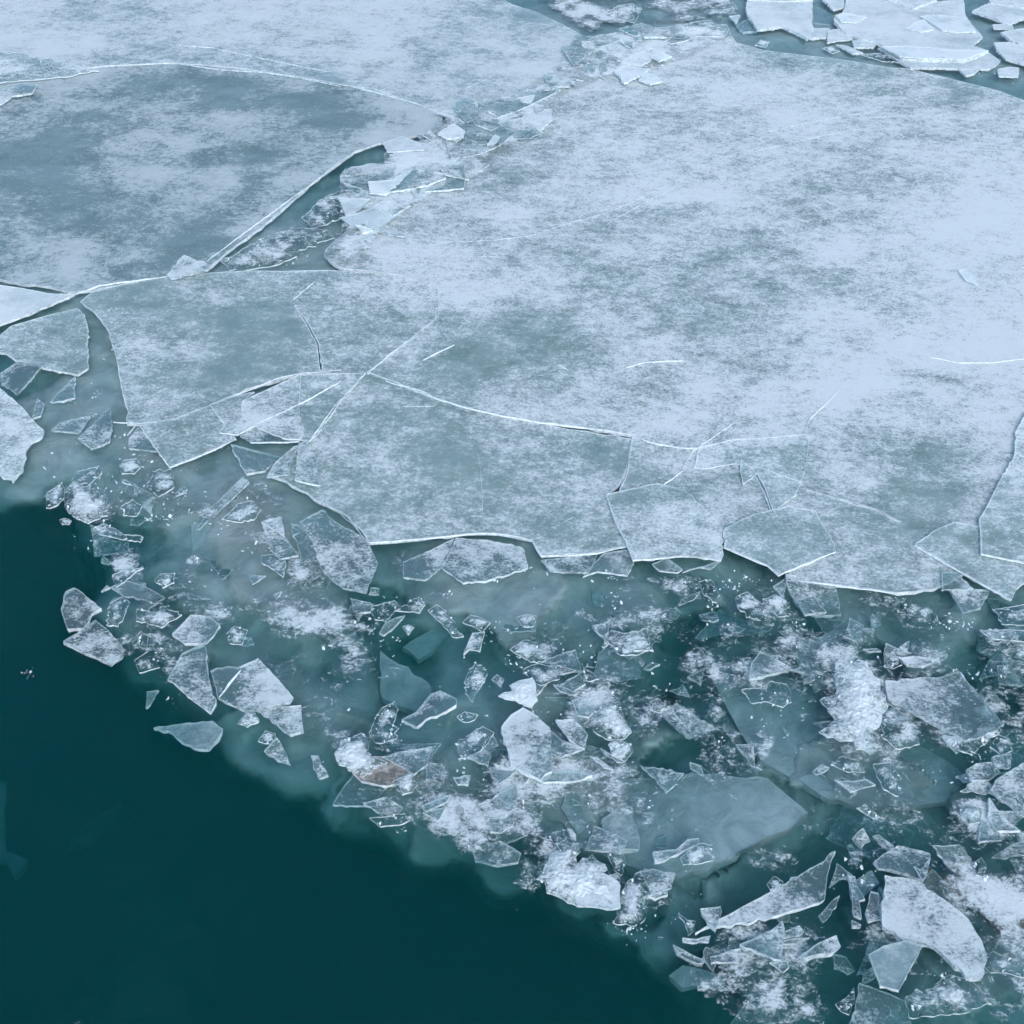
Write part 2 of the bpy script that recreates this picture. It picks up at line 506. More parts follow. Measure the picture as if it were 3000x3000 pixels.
def ridge(parent, tile, pts, width, z, seed, height=0.006, mat='edge', name="crack"):
    """a healed or raised crack line on a sheet"""
    rng = random.Random(seed)
    p = tile_pts(tile, pts, z)
    q = []
    for k in range(len(p) - 1):
        L = math.hypot(p[k + 1][0] - p[k][0], p[k + 1][1] - p[k][1])
        m = max(2, int(L / 0.06))
        for i in range(m):
            t = i / m
            q.append((p[k][0] + (p[k + 1][0] - p[k][0]) * t, p[k][1] + (p[k + 1][1] - p[k][1]) * t))
    q.append(p[-1])
    lx, ly, _ = parent.location
    v, f = [], []
    n = len(q)
    for k in range(n):
        a, b = q[max(0, k - 1)], q[min(n - 1, k + 1)]
        L = math.hypot(b[0] - a[0], b[1] - a[1]) + 1e-9
        nx, ny = -(b[1] - a[1]) / L, (b[0] - a[0]) / L
        tp = min(1, 0.15 + 4 * k / n, 0.15 + 4 * (n - 1 - k) / n)
        w = width * tp * rng.uniform(0.45, 1.25)
        ox, oy = rng.uniform(-1, 1) * 0.004, rng.uniform(-1, 1) * 0.004
        x, y = q[k][0] + ox - lx, q[k][1] + oy - ly
        v += [(x - nx * w, y - ny * w, z - 0.006), (x, y, z + height * rng.uniform(0.5, 1.2)), (x + nx * w, y + ny * w, z - 0.006)]
        if k:
            b0 = 3 * (k - 1)
            f += [(b0, b0 + 1, b0 + 4, b0 + 3), (b0 + 1, b0 + 2, b0 + 5, b0 + 4)]
    return link(name, v, f, [M[mat]], None, parent)

# ------------------------------------------------------------------ the setting: water, its bed, sunken slush
def box(name, x0, x1, y0, y1, z0, z1, mat):
    v = [(x, y, z) for z in (z0, z1) for y in (y0, y1) for x in (x0, x1)]
    f = [(0, 2, 3, 1), (4, 5, 7, 6), (0, 1, 5, 4), (2, 6, 7, 3), (0, 4, 6, 2), (1, 3, 7, 5)]
    return link(name, v, f, [mat])
water = box("water", -300, 300, -60, 900, -4.0, 0.0, M['water'])
water["kind"] = "structure"
bed = link("river_bed", [(-300, -60, -3.9), (300, -60, -3.9), (300, 900, -3.9), (-300, 900, -3.9)], [(0, 1, 2, 3)], [M['bed']])
bed["kind"] = "structure"

# depth of the sunken slush under the broken front (x, y of the 1932-pixel view, metres below the surface)
DEPTH = [(200,1290,1.0),(270,1400,1.1),(340,1455,1.1),(450,1520,1.1),(560,1580,1.1),(700,1665,1.1),(850,1725,1.1),(980,1780,1.1),(1100,1840,1.1),(1170,1890,1.1),(160,1110,.9),(150,1180,.9),(110,1000,.9),(60,975,.7),(-100,700,.16),(150,750,.09),(190,700,.10),(300,700,.15),(100,530,.09),(300,400,.2),(600,300,.2),(480,480,.08),(590,500,.09),(700,600,.15),(780,240,.14),(300,200,.2),(600,100,.25),(1100,50,.10),(1300,60,.07),(1500,60,.07),(1600,100,.07),(1850,150,.08),(1000,300,.2),(1400,500,.15),(1800,600,.15),(1000,700,.15),(700,900,.13),(1100,950,.13),(1500,950,.13),(1850,1000,.13),(-100,0,.25),(2000,100,.12),(1000,-150,.12),(300,900,.07),(450,1000,.08),(430,1100,.10),(600,1150,.13),(850,1130,.09),(1000,1130,.12),(1200,1130,.11),(1400,1130,.13),
 (1600,1170,.14),(1800,1180,.16),(100,860,.07),(60,930,.10),(200,930,.08),(700,1200,.42),(780,1250,.45),(640,1230,.38),(850,1260,.28),(900,1330,.22),
 (1280,1220,.45),(1260,1320,.52),(1330,1400,.40),(1200,1270,.42),(1120,1180,.20),(1000,1230,.24),(1000,1400,.16),(1100,1520,.13),(1300,1480,.12),
 (1240,1430,.25),(1400,1380,.18),(1450,1320,.18),(1550,1350,.20),(1600,1590,.40),(1570,1700,.44),(1440,1640,.38),(1500,1660,.40),(1750,1480,.24),
 (1850,1250,.34),(1910,1290,.55),(1800,1640,.34),(1900,1700,.30),(1880,1550,.28),(1450,1800,.40),(1300,1860,.60),(1220,1900,.8),(1600,1880,.48),
 (1480,1880,.50),(1750,1850,.32),(1950,1900,.3),(200,1150,.22),(400,1320,.24),(480,1420,.34),(560,1450,.28),(650,1530,.36),(800,1590,.40),(950,1650,.42),
 (1080,1700,.46),(1160,1750,.48),(1250,1800,.40),(60,1020,1.3),(120,1080,1.1),(90,1300,1.5),(200,1330,1.3),(300,1450,1.3),(450,1560,1.3),(620,1650,1.3),
 (800,1740,1.3),(1000,1800,1.2),(1100,1880,1.3),(600,1850,1.5),(250,1080,.26),(170,1000,.36),(260,1180,.20),(350,1200,.15),(450,1250,.15),(600,1350,.18),
 (560,1400,.20),(750,1480,.17),(880,1500,.17),(1300,1580,.14),(1420,1540,.14),(250,1270,.45),(320,1380,.6),(0,1400,1.5),(0,1700,1.5),(1050,1320,.2),
 (1350,1250,.3),(1650,1250,.20),(1700,1380,.22),(1500,1230,.30),(1400,1190,.26),(900,1190,.2),(2100,1300,.4),(2100,1600,.3),(2100,1900,.3),(1900,2050,.4),(1400,2050,.9)]
_dp = np.array([(x / .644, y / .644, d) for x, y, d in DEPTH])
def depth_at(X, Y):
    px, py = pixel(X, Y)
    w = 1.0 / (((px[:, None] - _dp[None, :, 0]) ** 2 + (py[:, None] - _dp[None, :, 1]) ** 2) + 900.0) ** 1.6
    return (w * np.log(_dp[None, :, 2])).sum(1) / w.sum(1)
gpx, gpy = np.meshgrid(np.arange(-400, 3600, 13), np.arange(-300, 3400, 13))
GX, GY = [], []
u = (gpx - 1500) / FPX; vv = (1500 - gpy) / FPX
tt = -CAM_H / (-SP + vv * CP)
GX, GY = (u * tt).ravel(), ((CP + vv * SP) * tt).ravel()
DZ = np.exp(depth_at(GX, GY))
lump = (fbm(GX, GY, 1.6, 5) - 0.5) * 1.3 + (fbm(GX * 1.3, GY * 0.7 + 9, 6.0, 3) - 0.5) * 0.45
# a jumble of sunken plates: each cell of the slush lies at its own depth and slant
def cells(X, Y, size, sd_, sx=1.0):
    X, Y = X / size * sx, Y / size
    r = np.random.RandomState(sd_).rand(128, 128, 5)
    xi, yi = np.floor(X).astype(int), np.floor(Y).astype(int)
    best = np.full(X.shape, 1e9); val = np.zeros(X.shape)
    for dx in (-1, 0, 1):
        for dy in (-1, 0, 1):
            q = r[(xi + dx) % 128, (yi + dy) % 128]
            ux, uy = X - (xi + dx + q[:, 0]), Y - (yi + dy + q[:, 1])
            d = ux * ux + uy * uy
            k = d < best
            val = np.where(k, (q[:, 2] - 0.5) + (q[:, 3] - 0.5) * ux * 1.4 + (q[:, 4] - 0.5) * uy * 1.4, val)
            best = np.minimum(best, d)
    return val
wx, wy = GX + (fbm(GX, GY, 2.5, 3) - 0.5) * 0.35, GY + (fbm(GX + 40, GY, 2.5, 3) - 0.5) * 0.35
lump = lump * 0.5 + cells(wx, wy, 0.85, 3) * 0.6 + cells(wx, wy, 0.32, 4, 0.8) * 0.45
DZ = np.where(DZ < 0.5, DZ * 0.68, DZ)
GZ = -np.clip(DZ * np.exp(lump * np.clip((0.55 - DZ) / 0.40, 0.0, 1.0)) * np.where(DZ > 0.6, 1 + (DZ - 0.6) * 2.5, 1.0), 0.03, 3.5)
t2 = (GZ - CAM_H) / (-SP + vv.ravel() * CP)
GX, GY = u.ravel() * t2, (CP + vv.ravel() * SP) * t2
h_, w_ = gpx.shape
ff = [(r * w_ + c, r * w_ + c + 1, (r + 1) * w_ + c + 1, (r + 1) * w_ + c)[::-1] for r in range(h_ - 1) for c in range(w_ - 1)]
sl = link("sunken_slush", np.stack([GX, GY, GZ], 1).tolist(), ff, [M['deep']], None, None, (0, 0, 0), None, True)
sl["kind"] = "stuff"
sl["label"] = "murky sunken slush under the broken ice, fading into dark water"

# ------------------------------------------------------------------ the ice: one line per thing
# name | category | tile | outline | options | label
SHEETS = """
ice_sheet|ice sheet|W|-700,-60 -300,-330 300,-360 700,-330 930,-120 954,3 1020,27 1094,63 1110,80 1085,140 1052,185 975,228 905,258 850,250 838,216 780,193 680,166 560,144 450,128 335,118 200,124 100,136 0,156 -300,190 -700,230|z=.024,thick=.030,mat=far,frost=.62,map=1,grid=.12|pale frosted ice sheet along the upper left edge, beyond the curved crack
ice_sheet|ice sheet|W|-700,230 -300,188 0,152 100,132 200,120 335,114 450,124 560,140 680,162 780,190 834,217 836,243 760,262 712,272 668,287 600,338 500,424 440,468 392,508 320,521 250,533 175,548 130,552 90,541 40,536 0,528 -300,500 -700,540|z=.014,thick=.026,mat=grey,frost=.80,map=1,grid=.05,mapgain=1.6,patch=.5|grey-blue rounded ice sheet at left with dark wet patches and a straight right edge
ice_sheet|ice sheet|W|1094,75 1160,62 1230,52 1288,50 1371,47 1388,80 1440,95 1475,100 1588,113 1671,127 1715,131 1788,147 1888,173 1932,190 2500,330 2750,800 2500,1250 1990,1110 1900,1080 1850,1072 1800,1095 1760,1113 1693,1119 1621,1109 1555,1101 1495,1094 1486,1075 1450,1055 1365,1020 1250,1000 1168,935 1183,880 1194,822 1110,806 1000,795 900,775 820,751 740,719 692,702 755,655 821,602 826,545 760,520 690,510 655,507 640,505 622,493 611,482 615,470 632,455 655,435 650,400 640,370 650,340 700,330 760,310 850,290 960,255 960,215 1050,170 1080,130|z=.022,thick=.03,mat=sheet,frost=.52,map=1,grid=.09,hole=mainslit|largest pale frosted ice sheet, filling the middle and right of the picture
ice_sheet|ice sheet|W|175,551 260,531 320,522 400,515 470,511 540,512 620,510 700,514 760,522 832,548 828,604 760,656 696,706 645,704 567,704 480,730 396,764 330,792 260,800 240,800 235,762 218,672 203,622 178,590 152,570|z=.016,thick=.026,mat=sheet,frost=.46,map=1,grid=.08,hole=leftslit|mottled ice sheet left of centre with a dark curved slit in it
ice_sheet|ice sheet|W|692,700 740,714 820,746 900,770 1000,792 1060,808 1110,815 1192,829 1183,880 1169,916 1146,936 1158,974 1184,1031 1100,1045 1021,1049 1004,1019 960,1010 914,1006 860,1010 780,1018 696,1024 680,1000 640,965 590,940 540,908 505,897 520,872 555,843 585,832 612,800 642,760|z=.012,thick=.026,mat=sheet,frost=.46,map=1,grid=.07|broad front ice sheet with a bright scalloped edge over the broken water
"""
PIECES = """
ice_plate|ice plate|W|1144,934 1158,974 1184,1027 1196,1057 1240,1054 1288,1049 1320,1051 1360,1058 1366,1045 1364,997 1330,960 1288,924 1240,912 1195,922|z=.036,thick=.020,mat=sheet,map=1,frost=.50|pale plate pushed up on the right end of the scalloped front sheet
ice_plate|ice plate|W|1364,1000 1365,1032 1400,1047 1448,1067 1468,1086 1520,1063 1577,1041 1560,1003 1540,965 1490,955 1420,972|z=.042,thick=.018,mat=sheet,map=1,frost=.42|pointed plate with a bright V-shaped front corner on the main sheet
ice_plate|ice plate|W|1725,1029 1755,1046 1815,1081 1908,1132 1921,1107 1965,1075 1960,1030 1880,1000 1800,985 1755,1005|z=.040,thick=.020,mat=sheet,map=1,frost=.42|slanting plate at right with a long straight bright edge
ice_plate|ice plate|W|1851,1046 1890,1054 1932,1062 2200,1110 2300,900 2200,760 1990,740 1936,778 1920,807 1915,851 1890,900 1868,944 1848,977|z=.052,thick=.018,mat=sheet,map=1,frost=.44|uppermost plate at the right border, lying over the slanting plate
ice_plate|ice plate|F|325,670 390,720 420,710 670,800 640,870 510,970 480,870 420,750 340,810 330,760|z=.036,thick=.014,mat=sheet,map=1,frost=.35|thin fan-shaped plate with a long white slit edge on the main sheet
ice_plate|ice plate|F|90,610 270,560 480,545 690,525 718,550 700,700 670,800 560,760 420,715 300,690 120,720 65,710|z=.031,thick=.012,mat=sheet,map=1,frost=.42|large clear plate frozen in under the straight upper crack at right
ice_plate|ice plate|W|457,758 510,732 567,705 563,768 573,808 568,830 547,830 515,820 483,805 457,788|z=.044,thick=.016,frost=.62,mat=sheet|whitest plate of the stacked cluster left of centre
ice_plate|ice plate|W|567,707 640,706 690,703 642,757 620,790 583,832 568,830 573,808 563,768|z=.034,thick=.016,mat=sheet,map=1,frost=.40|wedge plate on the right side of the stacked cluster left of centre
ice_plate|ice plate|W|397,764 425,800 415,817 448,822 483,805 457,788 457,758 480,740 430,752|z=.032,thick=.016,mat=sheet,map=1,frost=.46|notched plate on the left side of the stacked cluster left of centre
ice_plate|ice plate|W|472,834 565,833 545,828 515,820 484,806 452,822|z=.036,thick=.014,frost=.45|narrow plate under the front of the stacked cluster left of centre
ice_plate|ice plate|W|260,800 320,882 385,855 445,828 425,800 397,766 333,792|z=.026,thick=.020,mat=sheet,frost=.46,map=1|pointed plate jutting down from the mottled left sheet
ice_plate|ice plate|W|243,846 243,828 260,806 290,835 300,852|z=.016,thick=.018,frost=.35|small clear corner plate left of the jutting pointed plate
ice_plate|ice plate|W|563,837 580,832 597,868 604,917 580,912 557,905|z=.044,thick=.020,frost=.62|tall narrow wedge standing out on the tip of the scalloped front sheet
ice_plate|ice plate|W|563,840 547,868 525,885 503,900 525,898 547,897 547,880|z=.038,thick=.018,frost=.50|small hooked plate beside the tall narrow wedge
ice_plate|ice plate|W|438,845 467,898 500,885 520,868 527,852|z=.010,thick=.022,frost=.30,dip=20:.05,mat=clear|clear tilted triangle in the gap below the stacked cluster
ice_shard|ice shard|W|460,908 472,918 420,957 367,992 393,958|z=.012,thick=.022,frost=.38,dip=200:.05,mat=clear|long clear splinter slanting in the murky gap at left
ice_plate|ice plate|W|-200,560 0,538 33,542 90,553 140,556 40,597 0,612 -200,680|z=.050,thick=.024,frost=.72,mat=white|pale pointed plate at the left border beneath the grey-blue sheet
ice_plate|ice plate|W|-60,650 0,632 20,615 90,595 147,582 160,598 167,622 165,695 147,707 87,695 33,680 0,664|z=.026,thick=.024,frost=.50,mat=sheet,map=1|rounded plate at left beside the dark curved water gap
ice_plate|ice plate|W|-60,720 0,732 47,775 83,812 78,825 57,835 40,888 23,908 0,895 -60,870|z=.046,thick=.030,frost=.62,mat=sheet|leaf-shaped frosted plate at the left border above the dark water
ice_plate|ice plate|W|35,682 82,694 58,718 32,742 0,722 0,700|z=.014,thick=.02,frost=.40,dip=210:.03|plate dipping into murky water under the rounded left plate
ice_plate|ice plate|W|142,712 142,753 118,756 93,753|z=.014,thick=.02,frost=.38,dip=200:.03,mat=clear|small clear triangle below the rounded left plate
ice_plate|ice plate|W|113,798 170,785 147,818 97,812|z=.018,thick=.02,frost=.52|small flat kite-shaped plate right of the leaf-shaped plate
ice_plate|ice plate|W|203,767 212,792 207,835 173,848 147,825 175,800|z=.018,thick=.02,frost=.46,dip=160:.02|curved thin plate with a white right rim near the left gap
ice_plate|ice plate|W|70,752 83,762 76,785 60,790|z=.012,thick=.016,frost=.4|sliver of ice touching the top of the leaf-shaped plate
slush_clump|slush|D|260,1250 350,1190 365,1230 360,1280 330,1310 262,1330|z=.012,frost=.68,mound=.03|crusty slush lump at the left rim of the dark water
slush_clump|slush|D|360,1250 420,1180 480,1210 600,1270 610,1340 560,1390 500,1420 430,1390 380,1350|z=.012,frost=.85,mound=.05|largest white slush lump beside the upper dark water
slush_clump|slush|D|400,1180 440,1120 560,1090 580,1130 500,1200|z=.008,frost=.52,mound=.02|thin crumbly slush just above the largest white lump at left
slush_clump|slush|D|675,1100 700,1060 770,1050 800,1090 760,1135 690,1135|z=.01,frost=.62,mound=.02|small round slush spot left of the pointed jutting plate
slush_clump|slush|D|830,1200 860,1120 970,1115 985,1210 900,1265|z=.014,frost=.55,mound=.02|grainy slush scrap under the tip of the jutting plate
slush_clump|slush|D|680,1320 750,1280 805,1320 770,1375 700,1370|z=.01,frost=.50,mound=.02|lacy slush patch right of the largest white lump at left
slush_clump|slush|W|418,980 450,950 477,946 493,962 484,976 450,985|z=.016,frost=.62,mound=.02|flat crumbly slush scrap beside the long clear splinter
slush_clump|slush|G|528,95 590,68 640,88 700,128 812,140 792,172 680,155 560,128|z=.012,frost=.72,mound=.03|string of white slush bordering the dark water at left
slush_clump|slush|G|335,45 370,35 405,50 390,72 350,68|z=.008,frost=.6,mound=.015|tiny slush crumb at the corner of the dark water
ice_plate|ice plate|W|493,985 530,974 537,1012 563,1048 527,1055 510,1037|z=.022,thick=.022,frost=.50|frosted kite plate left of the plate slid under the front sheet
ice_plate|ice plate|D|1480,1408 1592,1380 1610,1492|z=.040,thick=.016,frost=.62|bright triangle lying on the top of the frosted kite plate
ice_plate|ice plate|W|550,990 567,1043 560,1083 583,1094 607,1080 593,1029 570,995|z=.008,thick=.02,frost=.40,dip=250:.02|mottled plate tucked between the kite plate and the front sheet
ice_plate|ice plate|W|567,990 608,968 660,1000 697,1024 713,1060 692,1114 644,1105 610,1080 593,1029|z=.012,thick=.02,frost=.62,dip=300:.025|broad frosted plate slipping under the left of the front sheet
ice_plate|ice plate|W|761,1061 857,1013 844,1044 831,1074 802,1097 761,1091|z=.010,thick=.018,frost=.62,dip=70:.012|pale plate below the middle of the scalloped edge, left one
ice_plate|ice plate|W|832,1072 874,1102 924,1097 997,1071 987,1034 917,1017 861,1013|z=.014,thick=.02,frost=.64,dip=70:.015|pale fan-shaped plate below the middle of the scalloped edge
ice_plate|ice plate|W|1021,1057 1037,1077 1074,1081 1111,1081 1127,1044|z=.012,thick=.018,frost=.55,dip=80:.012|thin plate under the right end of the scalloped edge
ice_plate|ice plate|W|1100,1089 1127,1078 1151,1081 1184,1086 1197,1057 1190,1036 1140,1044|z=.006,thick=.018,frost=.42,mat=clear|clear plate between the scalloped edge and the pushed-up plate
ice_shard|ice shard|E|1760,1260 1800,1300 1900,1312 1932,1295 1840,1228|z=.012,thick=.014,frost=.42,mat=clear|thin clear corner beneath the pushed-up plate
ice_shard|ice shard|F|0,1310 60,1290 215,1245 160,1290 90,1280|z=.014,thick=.014,frost=.5|splinters of thin ice at the foot of the pushed-up plate
ice_plate|ice plate|W|1481,1089 1575,1103 1588,1154 1545,1156 1516,1150 1488,1117|z=.006,thick=.03,frost=.56,dip=280:.03|grainy plate hanging below the front right edge of the main sheet
ice_plate|ice plate|W|1776,1081 1808,1082 1835,1111 1776,1114|z=.040,thick=.014,frost=.40,mat=clear|small square clear plate left of the slanting plate's edge
ice_plate|ice plate|W|1791,1117 1868,1113 1851,1144 1818,1154|z=.008,thick=.022,frost=.42,dip=300:.03|murky triangular plate below the slanting plate
slush_clump|slush|W|1848,1189 1900,1188 1960,1192 1990,1200 1932,1211 1870,1204|z=.02,frost=.88,mound=.05|white slush tongue at the right border
slush_clump|slush|W|1870,1150 1932,1140 1960,1150 1950,1180 1890,1178|z=.012,frost=.52,mound=.02|broken slush above the white tongue at the right border
ice_plate|ice plate|I|1150,560 1300,545 1440,545 1570,510 1700,680 1810,830 1740,870 1590,920 1470,850 1300,750 1160,670|z=.034,thick=.03,frost=.50,dip=100:.03|large spotted plate in the lower right with a straight lower edge
slush_clump|slush|I|862,470 890,450 970,470 1000,455 1060,520 1110,560 1120,600 1170,710 1130,760 1120,830 1080,850 1085,930 1060,985 960,920 820,900 770,860 860,790 775,680 860,650|z=.034,frost=1.05,mound=.09,fade=.35|brightest tall white slush heap left of the large spotted plate
slush_clump|slush|I|1090,740 1160,700 1260,760 1320,830 1340,930 1200,950 1120,880|z=.014,frost=.55,mound=.04|grey crumbly slush between the brightest heap and the spotted plate
slush_clump|slush|I|1470,880 1550,980 1640,990 1700,930 1800,850 1760,780 1680,830 1640,900|z=.040,frost=.90,mound=.05|white slush on the lower corner of the large spotted plate
slush_clump|slush|I|1780,870 1850,900 1870,960 1800,990 1740,940|z=.014,frost=.55,mound=.03|loose slush just right of the spotted plate's lower corner
ice_plate|ice plate|I|440,395 530,440 620,490 500,535 372,570 385,480|z=.022,thick=.03,frost=.44,dip=30:.02|lone grey triangle above the sunken slab in the lower right
slush_clump|slush|I|330,620 440,610 500,570 590,590 610,690 570,720 480,690 390,700|z=.006,frost=.45,mound=.02|lacy frost patch under the lone grey triangle
ice_plate|ice plate|I|1210,432 1300,430 1400,442 1412,468 1330,482 1270,476|z=.026,thick=.03,frost=.90|small bright flat plate above the large spotted plate
slush_clump|slush|I|1140,490 1180,430 1230,440 1240,480 1190,505|z=.012,frost=.6,mound=.02|slush crumbs at the left end of the small bright flat plate
ice_shard|ice shard|I|1020,388 1100,385 1125,398 1060,404|z=.014,thick=.02,frost=.6|pale sliver drifting left of the small bright flat plate
ice_shard|ice shard|I|1225,380 1285,345 1270,400 1245,402|z=.014,thick=.02,frost=.5|tiny clear triangle above the small bright flat plate
slush_clump|slush|F|300,1450 370,1420 440,1480 460,1540 440,1580 360,1560 310,1500|z=.014,frost=.78,mound=.04|white slush below the V-cornered plate, left of a pair
slush_clump|slush|F|450,1460 520,1430 585,1470 590,1550 540,1560 480,1500|z=.014,frost=.85,mound=.04|white slush below the V-cornered plate, right of a pair
slush_clump|slush|F|90,1360 160,1350 200,1420 190,1480 120,1440|z=.008,frost=.5,mound=.02|faint slush left of the white pair below the V-cornered plate
ice_shard|ice shard|F|508,1390 555,1360 575,1345 575,1450 555,1430|z=.016,thick=.02,frost=.4,mat=clear|upright clear shard under the tip of the V-cornered plate
slush_clump|slush|H|160,150 240,130 300,115 340,150 440,90 475,140 440,185 300,175 250,235 190,225|z=.014,frost=.85,mound=.05|white slush cluster below the left part of the front sheet
ice_shard|ice shard|H|362,200 300,270 240,312 215,300 250,240 310,215|z=.020,thick=.02,frost=.42,mat=clear|clear curved blade under the slush cluster left of centre
slush_clump|slush|H|345,262 380,252 412,268 375,308|z=.014,frost=.7,mound=.02|tiny white slush chip right of the clear curved blade
slush_clump|slush|H|488,170 540,140 600,190 645,235 650,280 692,320 640,325 560,240|z=.014,frost=.72,mound=.04|drawn-out slush streak right of the left slush cluster
slush_clump|slush|H|685,240 730,195 800,215 845,240 800,295 750,265|z=.016,frost=.60,mound=.03|crusty slush ring below the middle of the front sheet
ice_shard|ice shard|H|740,300 812,290 782,402 722,392 690,418|z=.018,thick=.02,frost=.58|short frosted shard hanging from the crusty slush ring
slush_clump|slush|H|985,210 1040,190 1105,200 1090,260 1030,265|z=.008,frost=.62,mound=.02|small isolated slush flake at centre in murky water
ice_plate|ice plate|H|1420,255 1478,248 1525,220 1515,290 1492,330 1455,300|z=.024,thick=.022,frost=.58|small pointed fin of ice beside crumbly slush, right of centre
slush_clump|slush|H|1490,330 1530,280 1600,300 1740,265 1740,380 1670,425 1580,425|z=.014,frost=.62,mound=.03|crumbly slush right of the small pointed fin
slush_clump|slush|H|955,390 1050,335 1110,370 1165,425 1140,465 1070,465|z=.020,frost=.75,mound=.04|white slush with a folded tip at the centre
slush_clump|slush|H|1025,510 1110,470 1180,485 1245,480 1235,560 1130,595 1060,560|z=.016,frost=.66,mound=.03|slush patch just above the smooth white plate
slush_clump|slush|H|690,580 720,520 760,465 825,500 822,560 770,625 745,690 700,640|z=.018,frost=.85,mound=.06|upright white slush lump left of the smooth white plate
ice_plate|ice plate|H|850,560 905,605 920,560 880,530|z=.012,thick=.018,frost=.42|little clear plate between two white slush lumps at centre
slush_clump|slush|H|888,655 925,632 965,630 945,600 1000,570 1082,550 1102,600 1112,680 1062,715 985,682|z=.046,frost=1.1,mound=.05,fade=.2|smooth white plate of snow at the centre of the broken ice
ice_plate|ice plate|H|905,830 960,760 1030,720 1110,770 1180,830 1190,920 1190,1080 1130,1130 1040,1090 960,1040 930,930|z=.046,thick=.04,frost=.85|bright many-sided plate, largest white piece near the centre bottom
ice_plate|ice plate|H|960,1045 1050,1090 1135,1133 1192,1085 1300,1078 1420,1102 1360,1130 1290,1140 1140,1145|z=.022,thick=.03,frost=.45|clear shelf under the front of the bright many-sided plate
ice_plate|ice plate|H|1185,850 1240,900 1375,950 1330,975 1240,1000 1190,980|z=.030,thick=.02,frost=.55|frosted plate touching the right side of the many-sided plate
ice_plate|ice plate|H|1212,790 1320,788 1392,870 1378,955 1290,905|z=.040,thick=.024,frost=.75|bright quadrilateral leaning over the many-sided plate
ice_plate|ice plate|H|1300,682 1350,668 1420,672 1432,722 1400,775 1340,765|z=.024,thick=.02,frost=.55|small lacy plate between the centre snow plate and a white lump
slush_clump|slush|H|1418,800 1450,720 1570,685 1605,790 1640,860 1600,900 1510,905 1430,850|z=.026,frost=.92,mound=.07|tall white slush lump right of the many-sided plate
slush_clump|slush|H|1510,930 1560,900 1640,920 1645,970 1605,1025 1530,990|z=.022,frost=.82,mound=.05|lower white lump below the tall one right of the many-sided plate
ice_shard|ice shard|H|1465,950 1530,990 1605,1032 1560,1030 1490,985|z=.012,thick=.016,frost=.4,mat=clear|thin glassy shelf under the lower white lump
ice_shard|ice shard|H|1405,995 1450,1005 1540,1072 1490,1060|z=.014,thick=.018,frost=.45|pale sliver below the glassy shelf right of centre
slush_clump|slush|H|1345,535 1375,500 1420,520 1460,560 1400,575|z=.014,frost=.62,mound=.03|single small slush knob on dark water right of centre
ice_shard|ice shard|H|1200,590 1260,605 1340,640 1310,650 1240,630|z=.014,thick=.02,frost=.6|slim white splinter right of the centre snow plate
slush_clump|slush|H|1745,690 1790,670 1830,710 1800,750 1750,735|z=.006,frost=.4,mound=.02|faint frost speckle on the dark patch right of centre
slush_clump|slush|H|160,860 190,780 230,720 300,680 320,730 300,800 305,900 240,925 190,920|z=.016,frost=.62,mound=.03|grainy slush strip left of a grey wing-shaped plate
ice_plate|ice plate|H|505,640 560,625 655,690 650,725 560,770 480,790 430,830 340,770 420,740|z=.010,thick=.03,frost=.42,dip=160:.04|grey wing-shaped plate left of the centre slush
slush_clump|slush|H|0,905 130,860 175,1000 240,1040 150,1100 60,1080 0,1060 -40,980|z=.030,frost=.98,mound=.06,fade=.4|white slush mass touching the brown stained ice
slush_clump|slush|H|290,1140 380,1090 430,1160 400,1200 345,1215|z=.034,frost=.88,mound=.05|round white snow lump at the end of the brown stained ice
ice_plate|ice plate|H|130,1000 240,1000 330,1040 400,1090 330,1150 240,1165 110,1140 60,1085|z=.024,thick=.03,frost=.50,mat=mud|brown stained ice plate in the lower middle left
ice_plate|ice plate|H|230,1000 360,965 512,940 490,1040 410,1100 330,1050|z=.040,thick=.022,frost=.45|clear grey plate lying over the brown stained ice
slush_clump|slush|H|650,930 720,870 800,825 865,860 820,930 740,1000 670,1010|z=.014,frost=.64,mound=.03|soft slush patch left of the many-sided plate
slush_clump|slush|H|655,770 700,745 775,760 740,800 690,800|z=.012,frost=.6,mound=.02|small slush strip above the soft slush patch
ice_plate|ice plate|H|835,1060 900,1040 1010,1050 960,1110 895,1160 850,1110|z=.008,thick=.03,frost=.42,dip=90:.02|murky pointed plate below left of the many-sided plate
ice_plate|ice plate|H|770,1270 900,1200 985,1155 1003,1210 985,1290 905,1350 840,1330|z=.022,thick=.026,frost=.62|frosted plate with a white upper corner, lower middle
ice_plate|ice plate|H|840,1345 905,1352 985,1305 972,1392 900,1430 845,1425|z=.010,thick=.022,frost=.50|grainy plate tucked below the frosted lower-middle plate
ice_plate|ice plate|H|455,1280 540,1240 622,1208 600,1252 480,1310|z=.028,thick=.02,frost=.52|upper of two small slanted plates near the dark water's edge
ice_plate|ice plate|H|462,1315 540,1295 595,1285 548,1362|z=.012,thick=.02,frost=.50|lower of two small slanted plates near the dark water's edge
ice_plate|ice plate|H|478,1040 580,1038 578,1140 480,1132|z=.004,thick=.03,frost=.40,dip=0:.02|small square murky plate right of the clear grey plate
ice_shard|ice shard|H|628,1115 732,1100 718,1157 660,1152|z=.014,thick=.02,frost=.52|short flat shard between the murky pointed and square plates
slush_clump|slush|H|640,1290 670,1265 695,1300 685,1345 650,1330|z=.008,frost=.5,mound=.02|tiny slush knot right of the two small slanted plates
slush_clump|slush|H|160,1345 240,1340 360,1320 390,1360 330,1385 220,1395|z=.008,frost=.55,mound=.02|flat slush streak near the dark water below the brown ice
